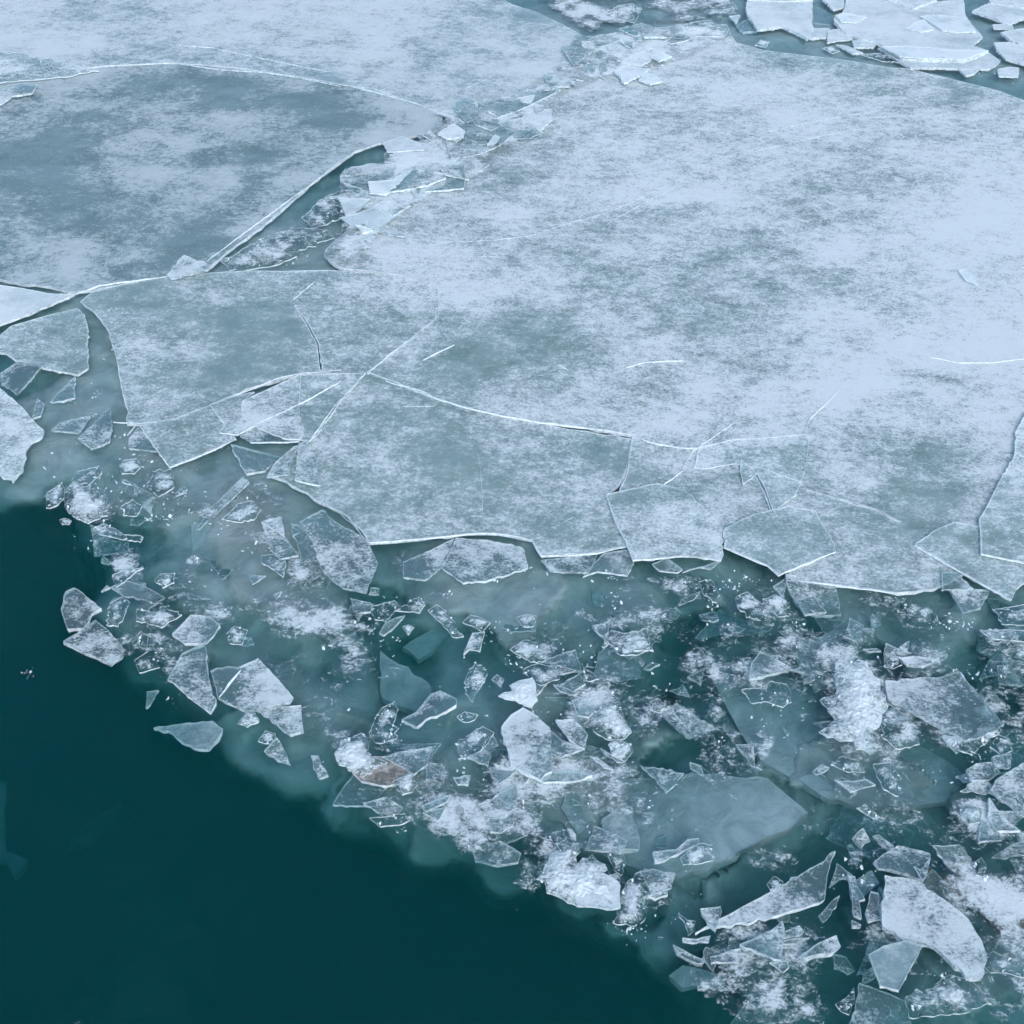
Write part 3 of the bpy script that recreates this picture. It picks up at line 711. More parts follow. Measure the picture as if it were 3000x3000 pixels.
ice_plate|ice plate|H|735,1490 900,1475 1020,1560 1000,1605 850,1600 760,1560|z=-.015,thick=.03,frost=.40,dip=200:.05|sunken grey plate near the dark water, lower middle
ice_plate|ice plate|H|1475,1340 1560,1280 1610,1240 1690,1440 1690,1510 1480,1500|z=-.03,thick=.05,frost=.50,mat=slab|hazy five-sided plate with frosted corners on the thick slab
slush_clump|slush|J|480,760 560,620 610,560 620,470 700,450 790,470 800,540 780,640 930,575 1030,640 1030,720 1140,760 1150,990 1050,1003 800,972 660,920 560,870|z=.030,frost=1.0,mound=.08,fade=.4|broad white snow mass at the lower edge of the broken ice
ice_plate|ice plate|J|730,730 850,700 1030,720 1145,780 1150,990 1050,1003 800,972|z=.052,thick=.02,frost=.80|snow-covered square plate set in the broad white snow mass
slush_clump|slush|J|1150,880 1230,760 1390,700 1390,900 1350,1000 1300,1185 1190,1140 1095,1100|z=.020,frost=.80,mound=.06|white slush wedge right of the broad snow mass
ice_plate|ice plate|J|1300,700 1420,680 1595,715 1560,830 1400,885|z=.030,thick=.02,frost=.55|frosted plate above right of the white slush wedge
ice_shard|ice shard|J|1330,905 1420,880 1530,850 1535,890 1440,920|z=.022,thick=.03,frost=.6|small pale splinter below the frosted plate by the wedge
ice_shard|ice shard|J|722,350 760,360 795,405 785,430 750,420|z=.028,thick=.03,frost=.75|little white tooth of ice above the broad snow mass
ice_shard|ice shard|J|1430,632 1560,590 1690,520 1780,480 1790,430 1690,440 1600,520 1420,540|z=.016,thick=.03,frost=.62|frosted blade with a bright lower edge on the thick slab
slush_clump|slush|J|1640,590 1700,530 1800,470 1900,490 1930,560 1900,610 1760,640 1660,650|z=.014,frost=.62,mound=.03|ring of crusty slush at the lower end of the thick slab
slush_clump|slush|J|1045,560 1080,515 1120,560 1180,550 1195,640 1160,730 1100,680|z=.010,frost=.55,mound=.03|frilly slush right of the broad snow mass
ice_plate|ice plate|K|870,375 835,450 820,520 805,655 700,690 560,735 400,770 200,800 70,840 200,760 350,680 500,600 690,480|z=.036,thick=.034,frost=.68,dip=110:.03|long frosted plate with a bright lower edge, lower right of centre
ice_plate|ice plate|K|100,700 215,690 212,750 182,828 140,795|z=.060,thick=.018,frost=.52|small three-cornered plate on the left end of the long frosted plate
slush_clump|slush|K|475,560 520,515 570,545 560,590 500,600|z=.020,frost=.6,mound=.03|crusty knob on the upper edge of the long frosted plate
ice_plate|ice plate|K|320,905 420,860 500,820 565,770 575,860 560,990 520,985 420,945|z=.040,thick=.03,frost=.55|triangular plate with bright lower edge below the long frosted plate
ice_plate|ice plate|K|570,830 660,795 687,830 630,850 572,865|z=.030,thick=.022,frost=.55|upper of two little bars right of the triangular plate
ice_plate|ice plate|K|565,882 640,868 722,862 640,895 570,900|z=.022,thick=.022,frost=.50|lower of two little bars right of the triangular plate
ice_block|ice block|K|672,960 740,910 870,850 893,915 800,950 700,978|z=.050,thick=.05,frost=.66|thick short slab with a visible front side, below the long plate
ice_plate|ice plate|K|492,1005 545,1000 590,990 600,1030 567,1062|z=.022,thick=.02,frost=.50|small pointed piece at the foot of the triangular plate
ice_plate|ice plate|K|155,970 240,950 330,930 318,1005 230,1002 160,1006|z=.024,thick=.024,frost=.70|small white-edged block left of the triangular plate
ice_shard|ice shard|K|0,862 80,866 160,855 150,885 60,892 0,884|z=.024,thick=.024,frost=.6|pale bar of ice under the left end of the long frosted plate
ice_shard|ice shard|J|1575,1290 1640,1320 1720,1370 1800,1400 1825,1440 1780,1447 1700,1410 1610,1360|z=.020,thick=.04,frost=.6|curved pale shard above the bottom dark water
slush_clump|slush|J|1620,1030 1690,1090 1760,1100 1750,1180 1700,1220 1670,1120|z=.012,frost=.6,mound=.03|ragged slush left of the long frosted plate's low end
ice_plate|ice plate|K|1150,512 1240,520 1330,540 1480,640 1620,760 1690,880 1720,960 1690,1090 1600,1080 1520,1000 1430,920 1330,880 1250,880 1130,800 1125,660|z=.050,thick=.04,frost=.95,mat=plate|large snowy slab of ice near the bottom right corner
ice_plate|ice plate|K|1055,960 1140,910 1260,880 1360,905 1330,970 1290,1030 1225,1165 1120,1140 1085,1040|z=.076,thick=.024,frost=.45,mat=slab|smooth fan-shaped clear plate beside the large snowy slab
slush_clump|slush|K|1260,1200 1330,1170 1400,1150 1500,1070 1600,1100 1750,1240 1600,1290 1400,1310 1280,1315|z=.012,frost=.70,mound=.05|loose slush below the large snowy slab at the bottom right
slush_clump|slush|K|1700,1000 1760,940 1850,980 1932,1010 1932,1090 1830,1060 1740,1060|z=.008,frost=.5,mound=.03|scattered slush right of the large snowy slab
ice_plate|ice plate|K|1080,430 1150,380 1220,338 1400,390 1392,450 1380,510 1350,543 1230,500 1110,470|z=.030,thick=.03,frost=.48,dip=110:.02|grey cracked plate above the large snowy slab
ice_plate|ice plate|K|1310,460 1345,480 1395,420 1380,510 1358,543|z=.052,thick=.016,frost=.5|thin bright chip on the right corner of the grey cracked plate
ice_shard|ice shard|K|1075,290 1110,282 1195,350 1180,380 1120,330|z=.016,thick=.022,frost=.55|narrow shard leading up from the grey cracked plate
ice_plate|ice plate|I|1740,1190 1770,1130 1830,1090 1932,1030 2100,1050 2100,1380 1932,1335 1830,1260|z=.034,thick=.03,frost=.70|frosted plate cut by the right border, lower part
ice_plate|ice plate|I|1735,1230 1800,1330 1912,1418 1780,1420 1730,1340|z=.024,thick=.024,frost=.60|slim pale triangle under the frosted plate at the right border
ice_plate|ice plate|I|1680,1395 1700,1360 1780,1390 1806,1472 1740,1475 1675,1482|z=.014,thick=.024,frost=.42|grey square plate left of the slim pale triangle
slush_clump|slush|I|1565,1300 1620,1270 1690,1290 1680,1370 1620,1380 1580,1345|z=.010,frost=.5,mound=.03|crumbly slush touching the grey square plate
ice_plate|ice plate|I|1608,1070 1660,1040 1750,1030 1772,1100 1740,1132 1630,1132|z=.018,thick=.022,frost=.55|small frosted plate left of the plate cut by the right border
ice_plate|ice plate|I|1752,1000 1862,985 1857,1062 1772,1066|z=.028,thick=.022,frost=.50|small box-shaped clear plate above the plate cut by the border
ice_shard|ice shard|I|300,930 400,920 412,1060 380,1040 350,980|z=.016,thick=.024,frost=.5|pointed shard hanging off the sunken slab's left rim
slush_clump|slush|I|840,1040 900,990 1000,1020 1030,1090 940,1090|z=.008,frost=.5,mound=.03|lacy slush below the brightest heap
ice_plate|ice plate|I|860,1130 930,1175 950,1200 1090,1158 1040,1125 960,1135|z=.010,thick=.018,frost=.4,mat=clear|clear oval plate below the lacy slush
ice_shard|ice shard|I|735,1080 790,1045 832,1060 790,1090 760,1100|z=.014,thick=.02,frost=.6|tiny pale wing left of the lacy slush
slush_clump|slush|I|1080,1040 1180,1030 1230,1120 1225,1225 1140,1180|z=.010,frost=.55,mound=.03|tattered slush below the grey crumbs at lower right
slush_clump|slush|I|985,1290 1030,1265 1115,1340 1080,1350|z=.008,frost=.55,mound=.02|small slush comma above the dark channel at lower right
ice_shard|ice shard|K|938,510 975,520 990,580 1032,645 1000,655 1012,755 968,740 955,620|z=.020,thick=.024,frost=.52|jagged upright shard left of the large snowy slab
ice_shard|ice shard|K|1062,600 1108,615 1110,690 1130,760 1050,775 1035,720|z=.020,thick=.024,frost=.52|stubby shard between the jagged one and the large snowy slab
ice_shard|ice shard|K|770,740 850,650 890,625 870,690 800,780|z=.010,thick=.02,frost=.42|thin grey splinter right of the long frosted plate
ice_shard|ice shard|K|955,765 1010,790 1000,805 960,806|z=.014,thick=.02,frost=.6|small white chip below the jagged upright shard
slush_clump|slush|K|865,1240 930,1200 970,1150 975,1210 940,1300 900,1280|z=.006,frost=.5,mound=.03|slush scraps on dark water at the bottom, right half
slush_clump|slush|I|1640,1600 1690,1570 1720,1620 1700,1680 1660,1670|z=.004,frost=.42,mound=.02|faint slush knot left of the right border, low down
ice_plate|ice plate|I|1755,1555 1850,1500 1932,1470 2060,1480 2060,1560 1900,1556|z=.006,thick=.024,frost=.42,dip=180:.02|murky flat plate at the right border below the slim triangle
ice_plate|ice plate|G|345,550 375,450 420,430 500,490 575,545 520,580 480,660 380,665|z=.024,thick=.03,frost=.46|leftmost frosted chunk out in the dark water
ice_plate|ice plate|G|365,750 450,690 540,610 600,650 690,740 692,800 622,857 480,810|z=.022,thick=.03,frost=.62,dip=20:.03|pale arrow-shaped plate just below the leftmost chunk
slush_clump|slush|G|600,640 620,520 690,478 735,510 700,600 660,645|z=.016,frost=.68,mound=.03|upright slush above the pale arrow-shaped plate
ice_plate|ice plate|G|572,450 605,415 700,475 800,495 880,520 935,485 820,420 720,390|z=.004,thick=.018,frost=.30,mat=clear|clear thin plate with white rim near the dark water at left
slush_clump|slush|G|635,360 700,320 815,318 760,350 655,430|z=.012,frost=.66,mound=.025|frosted bar on the clear thin plate, left side
slush_clump|slush|G|875,390 905,350 990,345 985,400 920,430|z=.012,frost=.66,mound=.03|frosted bar on the clear thin plate, right side
slush_clump|slush|G|770,620 775,550 840,560 900,518 1020,590 960,620 915,657|z=.012,frost=.58,mound=.03|crumbly slush bar right of the upright slush
ice_plate|ice plate|G|975,690 1080,583 1190,590 1245,640 1210,700 1170,742 1045,742|z=.026,thick=.024,frost=.58|frosted trapezoid plate in the left broken ice
slush_clump|slush|G|1278,690 1330,645 1400,665 1365,752 1300,745|z=.012,frost=.62,mound=.03|small lumpy slush right of the frosted trapezoid
ice_plate|ice plate|G|945,955 1030,800 1160,745 1170,880 1195,990 1227,1082 1190,1137 1060,1040|z=.030,thick=.026,frost=.62|tall frosted plate with a straight right edge in the left broken ice
ice_plate|ice plate|G|1190,900 1230,882 1340,880 1460,828 1560,930 1662,1050 1640,1075 1400,1127 1230,1050|z=.030,thick=.026,frost=.60|large frosted plate with an inlaid white line, left broken ice
slush_clump|slush|G|1345,1200 1400,1130 1450,1140 1465,1190 1400,1217|z=.022,frost=.88,mound=.04|white snow blob under the plate with the inlaid white line
ice_plate|ice plate|G|1450,1120 1580,1105 1705,1093 1717,1240 1640,1262 1560,1200|z=.020,thick=.024,frost=.56|squarish frosted plate with a right-angled corner, left broken ice
slush_clump|slush|G|760,840 840,788 905,880 790,912|z=.010,frost=.56,mound=.03|frilly slush at the rim of the dark water below the arrow plate
slush_clump|slush|G|770,700 800,675 840,705 830,780 790,760|z=.006,frost=.45,mound=.02|thin ring of slush right of the arrow plate
ice_plate|ice plate|G|850,1180 950,1170 1060,1165 1200,1163 1262,1215 1230,1270 1180,1332 1110,1320 1040,1290 960,1215|z=-.05,thick=.03,frost=.45,mat=slab,dip=180:.035|smooth pale sunken plate poking into the dark water
ice_plate|ice plate|G|812,1080 820,985 885,975 850,1040|z=-.06,thick=.02,frost=.40,mat=slab|tiny sunken corner above the smooth pale sunken plate
ice_shard|ice shard|G|1500,1350 1570,1288 1605,1345 1642,1422 1570,1400|z=.010,thick=.022,frost=.5,dip=280:.02|pointed grainy shard below the squarish frosted plate
ice_shard|ice shard|G|1758,1380 1800,1378 1825,1430 1852,1492 1812,1515 1775,1450|z=.016,thick=.022,frost=.52|short frosted shard left of the brown stained ice
slush_clump|slush|G|1460,1300 1500,1235 1560,1255 1550,1320|z=.010,frost=.58,mound=.03|small slush clot under the squarish frosted plate
ice_plate|ice plate|A|945,1555 1000,1490 1045,1445 1100,1470 1160,1480 1182,1525 1080,1550 975,1577|z=.060,thick=.024,frost=.78|small bright plate at the lower tip of the grey-blue sheet
slush_clump|slush|A|1250,1480 1330,1440 1420,1380 1560,1320 1700,1290 1850,1300 1900,1345 1800,1380 1700,1440 1560,1500 1400,1530 1300,1525|z=.010,frost=.72,mound=.02,fade=.5|long slush island in the green water gap
slush_clump|slush|A|1705,1230 1780,1160 1860,1110 1960,1060 2010,1120 1990,1200 1900,1250 1770,1290|z=.012,frost=.66,mound=.02,fade=.4|speckled slush island at the head of the green water gap
slush_clump|slush|A|-200,300 0,300 150,310 350,352 560,402 300,440 150,455 0,470 -200,500|z=.040,frost=.85,mound=.02,fade=.3|white snow drift at the left border on the curved crack
ice_plate|ice plate|A|-100,600 0,592 70,545 180,530 210,480 100,470 0,500 -100,520|z=.060,thick=.022,frost=.70|pale plate in front of the white snow drift at left
ice_plate|ice plate|B|580,780 640,720 700,690 780,680 860,690 990,750 900,820 750,880 620,897|z=.062,thick=.026,frost=.55|large glassy plate on the rubble ridge with a bright curved edge
ice_plate|ice plate|B|425,765 560,762 600,880 510,825|z=.040,thick=.022,frost=.40,mat=clear|clear triangle at the left of the large glassy plate
ice_plate|ice plate|B|545,760 570,735 640,700 700,740 690,775 600,785|z=.090,thick=.02,frost=.95,mat=white|small white plate perched on the large glassy plate
ice_plate|ice plate|B|600,640 730,615 870,560 1060,512 1240,508 1190,535 1100,578 1000,625 900,662 800,682 690,690|z=.055,thick=.024,frost=.58|long thin plate with a bright curved edge on the rubble ridge
ice_plate|ice plate|B|1010,680 1050,640 1090,620 1190,618 1192,680 1130,737 1060,715|z=.050,thick=.022,frost=.72,mat=white|small round-cornered pale plate right of the rubble ridge
ice_plate|ice plate|B|-10,1000 20,960 60,945 160,925 310,932 292,1000 240,1030 150,1080 0,1076|z=.052,thick=.024,frost=.62|flat pale plate at the lower left of the rubble ridge
ice_plate|ice plate|B|150,1030 290,1020 340,985 400,960 330,1030 250,1102 160,1092|z=.082,thick=.024,frost=.92,mat=white|white folded plate on the rubble ridge
ice_plate|ice plate|B|255,1090 330,1025 400,960 470,930 550,920 592,1010 500,1045 400,1070|z=.070,thick=.024,frost=.70|pale plate with a bright lower edge on the rubble ridge
ice_plate|ice plate|B|480,1087 590,1040 592,940 640,932 695,935 695,1067 590,1078|z=.052,thick=.022,frost=.42,mat=clear|square clear plate at the right of the rubble ridge
ice_plate|ice plate|B|240,870 300,830 400,788 490,850 430,920 260,927|z=.030,thick=.022,frost=.40,mat=clear|thin dark clear plate at the edge of the green gap
ice_plate|ice plate|B|180,1170 230,1140 285,1140 262,1190 212,1242|z=.062,thick=.02,frost=.85,mat=white|small white chip at the low end of the rubble ridge
ice_plate|ice plate|B|210,1250 280,1190 390,1165 330,1200 260,1235|z=.050,thick=.02,frost=.65|thin leaning plate beside the small white chip
ice_plate|ice plate|B|40,1290 110,1250 210,1250 370,1340 280,1330 150,1290|z=.050,thick=.02,frost=.75|pale pointed plate at the foot of the rubble ridge
ice_plate|ice plate|B|1245,265 1340,268 1440,280 1380,320 1315,370|z=.075,thick=.022,frost=.50|clear triangle with white edges at the upper end of the ridge
ice_plate|ice plate|B|1330,362 1400,325 1460,282 1570,330 1545,380 1440,372|z=.055,thick=.022,frost=.60|flat plate right of the white-edged clear triangle
ice_plate|ice plate|B|1590,350 1660,305 1750,280 1800,300 1740,345 1700,370|z=.060,thick=.03,frost=.95,mat=white|white chunk, uppermost of the pile at the top centre
ice_plate|ice plate|B|1545,400 1600,370 1740,390 1690,430 1600,467|z=.080,thick=.03,frost=1.0,mat=white|white pointed chunk, lowest left of the pile at the top centre
ice_plate|ice plate|B|1685,450 1720,410 1780,425 1818,460 1750,475|z=.070,thick=.028,frost=.85,mat=white|white chunk, lowest right of the pile at the top centre
ice_plate|ice plate|B|1750,320 1820,300 1870,320 1800,346|z=.080,thick=.024,frost=.9,mat=white|small white chip, rightmost of the pile at the top centre
ice_plate|ice plate|B|1380,240 1480,195 1580,220 1520,250 1440,272|z=.052,thick=.022,frost=.55|thin plate above the white-edged clear triangle
slush_clump|slush|B|1500,70 1560,30 1640,20 1700,50 1660,130 1580,110|z=.02,frost=.85,mound=.04|white slush at the top centre beside green water
slush_clump|slush|C|-60,150 60,125 160,115 260,180 230,210 100,205 0,215 -80,210|z=.046,frost=.90,mound=.05|white snow bank on the far edge of the main sheet
ice_floe|ice floe|C|365,0 735,-5 730,110 742,160 710,220 640,182 560,152 425,170 365,85|z=.070,thick=.06,frost=.80,mat=white|white floe left of the dark square gap at the top right
ice_floe|ice floe|C|370,0 350,-60 540,-90 730,-40 735,0 560,10|z=.085,thick=.05,frost=.9,mat=white|white floe behind the left one at the top border
ice_floe|ice floe|C|925,0 1160,-20 1310,20 1590,0 1600,80 1645,150 1697,210 1640,260 1730,290 1600,345 1250,335 1110,245 1020,220 930,190 855,120 862,90 910,70|z=.080,thick=.07,frost=.78,mat=white|largest white floe at the top right
ice_floe|ice floe|C|1110,270 1250,330 1440,345 1600,345 1735,300 1800,345 1740,388 1500,385 1290,386 1180,320|z=.034,thick=.05,frost=.55,mat=white|grey-white shelf under the front of the largest floe
ice_plate|ice plate|C|1345,92 1440,82 1600,102 1640,150 1660,180 1560,182 1470,170|z=.125,thick=.035,frost=1.0,mat=white|bright white plate resting on the largest floe
ice_plate|ice plate|C|1265,160 1310,130 1370,110 1420,165 1350,180|z=.115,thick=.03,frost=.95,mat=white|small white wedge beside the bright plate on the largest floe
ice_plate|ice plate|C|870,90 920,75 1040,98 980,130 900,125|z=.112,thick=.025,frost=.95,mat=white|white cap on the left shoulder of the largest floe
ice_plate|ice plate|C|1120,262 1260,262 1400,270 1560,285 1730,285 1600,335 1380,330 1230,318|z=.112,thick=.03,frost=1.0,mat=white|long white snow ledge along the front of the largest floe
ice_floe|ice floe|C|1160,-2 1310,50 1440,-2 1460,-100 1200,-110|z=.12,thick=.05,frost=.85,mat=white|pointed floe entering from the top border over the largest floe
ice_floe|ice floe|C|790,-5 830,-40 900,-40 918,40 850,57|z=.060,thick=.05,frost=.85,mat=white|small white floe above the dark square gap
ice_plate|ice plate|C|735,20 850,62 850,130 740,115|z=-.03,thick=.03,frost=.3,mat=slab|sunken grey plate in the dark square gap
ice_plate|ice plate|C|820,172 912,160 962,222 820,242|z=.050,thick=.03,frost=.75,mat=white|pale block in front of the largest floe's left shoulder
ice_plate|ice plate|C|722,160 832,160 812,212 716,216|z=.024,thick=.03,frost=.55,mat=white|greyish block between the left floe and the pale block
ice_plate|ice plate|C|258,92 325,84 305,137|z=.040,thick=.025,frost=.70,mat=white|tiny upright triangle in the green water at the top
ice_plate|ice plate|C|305,135 370,95 422,170 340,172|z=-.02,thick=.03,frost=.35,mat=slab|sunken grey piece beside the tiny upright triangle
ice_floe|ice floe|C|1640,62 1730,18 1932,52 2100,60 2100,120 1932,105 1850,137|z=.080,thick=.05,frost=.85,mat=white|white floe at the right border, second from the top
ice_floe|ice floe|C|1732,0 1800,-60 2100,-60 2100,40 1932,45 1745,14|z=.100,thick=.05,frost=.88,mat=white|white floe in the top right corner
ice_plate|ice plate|C|1752,140 1862,135 1872,165 1760,162|z=.040,thick=.03,frost=.80,mat=white|small flat block between the right border floes
ice_floe|ice floe|C|1800,182 1932,160 2100,165 2100,260 1932,252 1870,235|z=.085,thick=.05,frost=.88,mat=white|white floe at the right border, third from the top
ice_floe|ice floe|C|1760,242 1850,238 1932,262 2100,270 2100,420 1932,365 1830,335 1780,285|z=.060,thick=.04,frost=.72,mat=white|broken pale floe at the right border, lowest of them
ice_plate|ice plate|C|1782,392 1850,378 1905,385 1900,437 1790,430|z=.040,thick=.03,frost=.70,mat=white|small pale plate below the lowest floe at the right border
ice_plate|ice plate|C|960,230 1100,238 1082,266 972,266|z=.030,thick=.03,frost=.60,mat=white|thin grey block under the largest floe's left front
ice_plate|ice plate|C|870,250 940,262 1022,300 962,302|z=.024,thick=.024,frost=.55,mat=white|slim plate in the green water left of the floe shelf
ice_plate|ice plate|C|1560,392 1620,396 1682,390 1652,416 1602,430|z=.020,thick=.024,frost=.55,mat=white|little tooth below the grey-white floe shelf
slush_clump|slush|C|790,275 850,262 890,290 850,305|z=.012,frost=.7,mound=.02|slush crumbs in the green water below the pale block
slush_clump|slush|C|1010,310 1110,300 1240,350 1130,345|z=.012,frost=.6,mound=.02|slush fringe along the main sheet under the largest floe
slush_clump|slush|C|410,255 440,225 490,240 470,270|z=.040,frost=.85,mound=.04|white snow tuft on the far rim of the main sheet
ice_plate|ice plate|C|1560,1530 1620,1520 1650,1570 1680,1625 1600,1590|z=.062,thick=.02,frost=.95,mat=white|single white chip lying on the main sheet at right
"""
SUNKEN = """
sunken_ice|sunken ice|W|1000,1480 1130,1468 1288,1462 1350,1462 1445,1474 1505,1525 1521,1541 1518,1549 1460,1580 1388,1617 1288,1664 1240,1655 1150,1620 1050,1585 990,1540|z=-.10,thick=.10,dip=150:.05|thick flat slab just under the surface, its long lower right side in view
sunken_ice|sunken ice|I|140,500 250,470 370,455 700,560 900,700 1250,850 1500,1000 1610,1110 1500,1260 1310,1300 1000,1310 820,1270 600,1150 430,1050 300,850 200,650|z=-.13,thick=.06,dip=60:.08|broad sunken slab with a straight left rim in the lower right
sunken_ice|sunken ice|H|215,400 330,470 500,570 520,640 420,740 300,690 230,660|z=-.13,thick=.05|bluish sunken triangle left of the centre slush
sunken_ice|sunken ice|H|350,380 450,320 560,280 610,310 520,400 440,450|z=-.20,thick=.05|dim sunken plate above the bluish sunken triangle
sunken_ice|sunken ice|G|1090,90 1400,60 1560,200 1700,380 1750,560 1600,560 1350,520 1130,520 1100,300|z=-.10,thick=.05,dip=250:.07|pale sunken sheet below the front sheet at left
sunken_ice|sunken ice|K|0,1020 130,1050 240,1090 240,1140 0,1150 -80,1080|z=-.16,thick=.05|dim sunken block above the dark water at the bottom centre
sunken_ice|sunken ice|L|-150,260 75,280 60,700 70,950 260,1030 130,1190 60,1060 -150,1000|z=-.58,thick=.06|ghostly sunken plate at the left border in dark water
sunken_ice|sunken ice|L|640,960 740,740 950,600 1150,480 1100,660 850,850|z=-.85,thick=.05|barely visible sunken streak in the dark water at left
sunken_ice|sunken ice|K|1390,470 1500,520 1620,640 1560,720 1460,660 1380,560|z=-.10,thick=.04,mat=brown|rust-brown sunken patch right of the grey cracked plate
sunken_ice|sunken ice|K|1700,680 1800,540 1932,600 2050,700 2050,830 1880,840 1760,760|z=-.12,thick=.05,mat=brown2|brown-grey sunken plate at the right border, low down
"""
HOLES = {
    'leftslit': [('D', [(1668, 185), (1732, 283), (1795, 405), (1812, 548), (1826, 546), (1804, 400), (1740, 279)])],
    'mainslit_edgeshade': [('B', [(528, 1640), (537, 1700), (538, 1790), (552, 1790), (547, 1700)]),
                 ('B', [(460, 345), (600, 250), (520, 370), (480, 375)]) if False else ('F', [(700, 842), (900, 904), (1100, 962), (1200, 1012), (1195, 1004), (1102, 955), (902, 897)])],  # this long slit is cut to stand for the shadow of a plate edge
}
CATS = {'sheet': "ice sheets", 'plate': "broken plates of ice", 'shard': "splinters of ice", 'clump': "lumps of slush", 'floe': "white floes at the top right", 'block': "broken plates of ice"}
CR = random.Random(5)

def opts_of(s):
    o = {}
    for kv in s.split(','):
        if kv:
            k, v = kv.split('=')
            o[k] = v
    return o

def parse(text):
    for line in text.strip().splitlines():
        name, cat, tile, pts, op, label = line.split('|')
        yield name, cat, tile, [tuple(float(c) for c in p.split(',')) for p in pts.split()], opts_of(op), label

BUILT = {}
seed = 100
for name, cat, tile, pts, op, label in parse(SHEETS):
    seed += 1
    z = float(op['z'])
    hs = [tile_pts(t, p, z) for t, p in HOLES.get(op.get('hole'), [])]
    o = plate(name, tile_pts(tile, pts, z), z, float(op['thick']), op['mat'], seed, frost=float(op['frost']), use_map=True,
              grid=float(op['grid']), rim_w=0.020, jit=0.005, step=0.06, holes=hs, relief=0.004, bulge=0.0, patch=float(op.get('patch', 0.30)), mapgain=float(op.get('mapgain', 1.2)))
    tag(o, label, cat, "ice sheets")
    BUILT[label] = o

def crystals(o, poly, z, seed, n, smin, smax, name="frost_crystals"):
    rng = random.Random(seed)
    xs, ys = [p[0] for p in poly], [p[1] for p in poly]
    cx, cyy = sum(xs) / len(xs), sum(ys) / len(ys)
    spots = []
    while len(spots) < n:
        x, y = rng.uniform(min(xs), max(xs)), rng.uniform(min(ys), max(ys))
        if not inside(np.array([x]), np.array([y]), poly)[0]: continue
        spots.append((x, y, z(x, y) if callable(z) else z, rng.uniform(smin, smax) * rng.uniform(0.5, 1)))
    f = flakes(name, spots, 'flake', seed, o, o.location)
    f["kind"] = "stuff"
    return f

rng_pl = random.Random(31)
for name, cat, tile, pts, op, label in parse(PIECES):
    seed += 1
    z = float(op['z'])
    if tile == 'C' and z > 0.03 and name != 'slush_clump':
        z *= 0.62; op['thick'] = str(float(op['thick']) * 0.6)
    poly = tile_pts(tile, pts, max(z, 0.0))
    A = abs(area2(poly)); size = math.sqrt(A)
    fr = float(op.get('frost', .5))
    dip = tuple(float(c) for c in op['dip'].split(':')) if 'dip' in op else None
    if name == 'slush_clump':
        md = float(op.get('mound', .03)) * 0.5
        o = plate(name, poly, z, 0.012, 'slush', seed, frost=fr * 0.85 + 0.04, grid=max(0.016, size / 30), rim_w=0.006, jit=size * 0.035, step=max(0.02, size / 14),
                  mound=md, fade=float(op.get('fade', .45)), relief=0.004, edge_mat='flake', split_edge=False, bulge=0.03)
        if A > 0.004:
            crystals(o, poly, lambda x, y: z + md * 0.3, seed, int(min(90, 6 + A * 260)), 0.005, 0.015)
        tag(o, label, cat, "lumps of slush")
    else:
        sheetlike = op.get('map') == '1'
        mat = op.get('mat', 'plate')
        if op.get('body') == 'white': mat = 'white'
        o = plate(name, poly, z, float(op.get('thick', .02)), mat, seed, frost=fr, use_map=sheetlike, grid=max(0.02, min(0.06, size / 16)),
                  rim_w=0.013, jit=0.0045 if size > .25 else 0.003, step=0.03, dip=dip, relief=0.003, bulge=0.02 if not sheetlike else 0.0,
                  warp=0.012 if size > .3 else 0.006, slant=0.0 if mat == 'white' else rng_pl.uniform(0.2, 0.75),
                  edge_mat=rng_pl.choice(('edge', 'softedge', 'softedge')) if mat in ('plate', 'clear') else 'edge')
        tag(o, label, cat, CATS[name.split('_')[1]] if name.split('_')[1] in CATS else None)
    BUILT[label] = o

for name, cat, tile, pts, op, label in parse(SUNKEN):
    seed += 1
    z = float(op['z'])
    dip = tuple(float(c) for c in op['dip'].split(':')) if 'dip' in op else None
    mm = {'brown': 'brown', 'brown2': 'brown'}.get(op.get('mat'), 'deepslab')
    poly = tile_pts(tile, pts, z)
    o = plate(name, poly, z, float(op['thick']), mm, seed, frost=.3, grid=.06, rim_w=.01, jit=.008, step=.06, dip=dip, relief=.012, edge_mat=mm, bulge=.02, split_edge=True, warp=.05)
    tag(o, label, cat, "sunken slabs of ice")

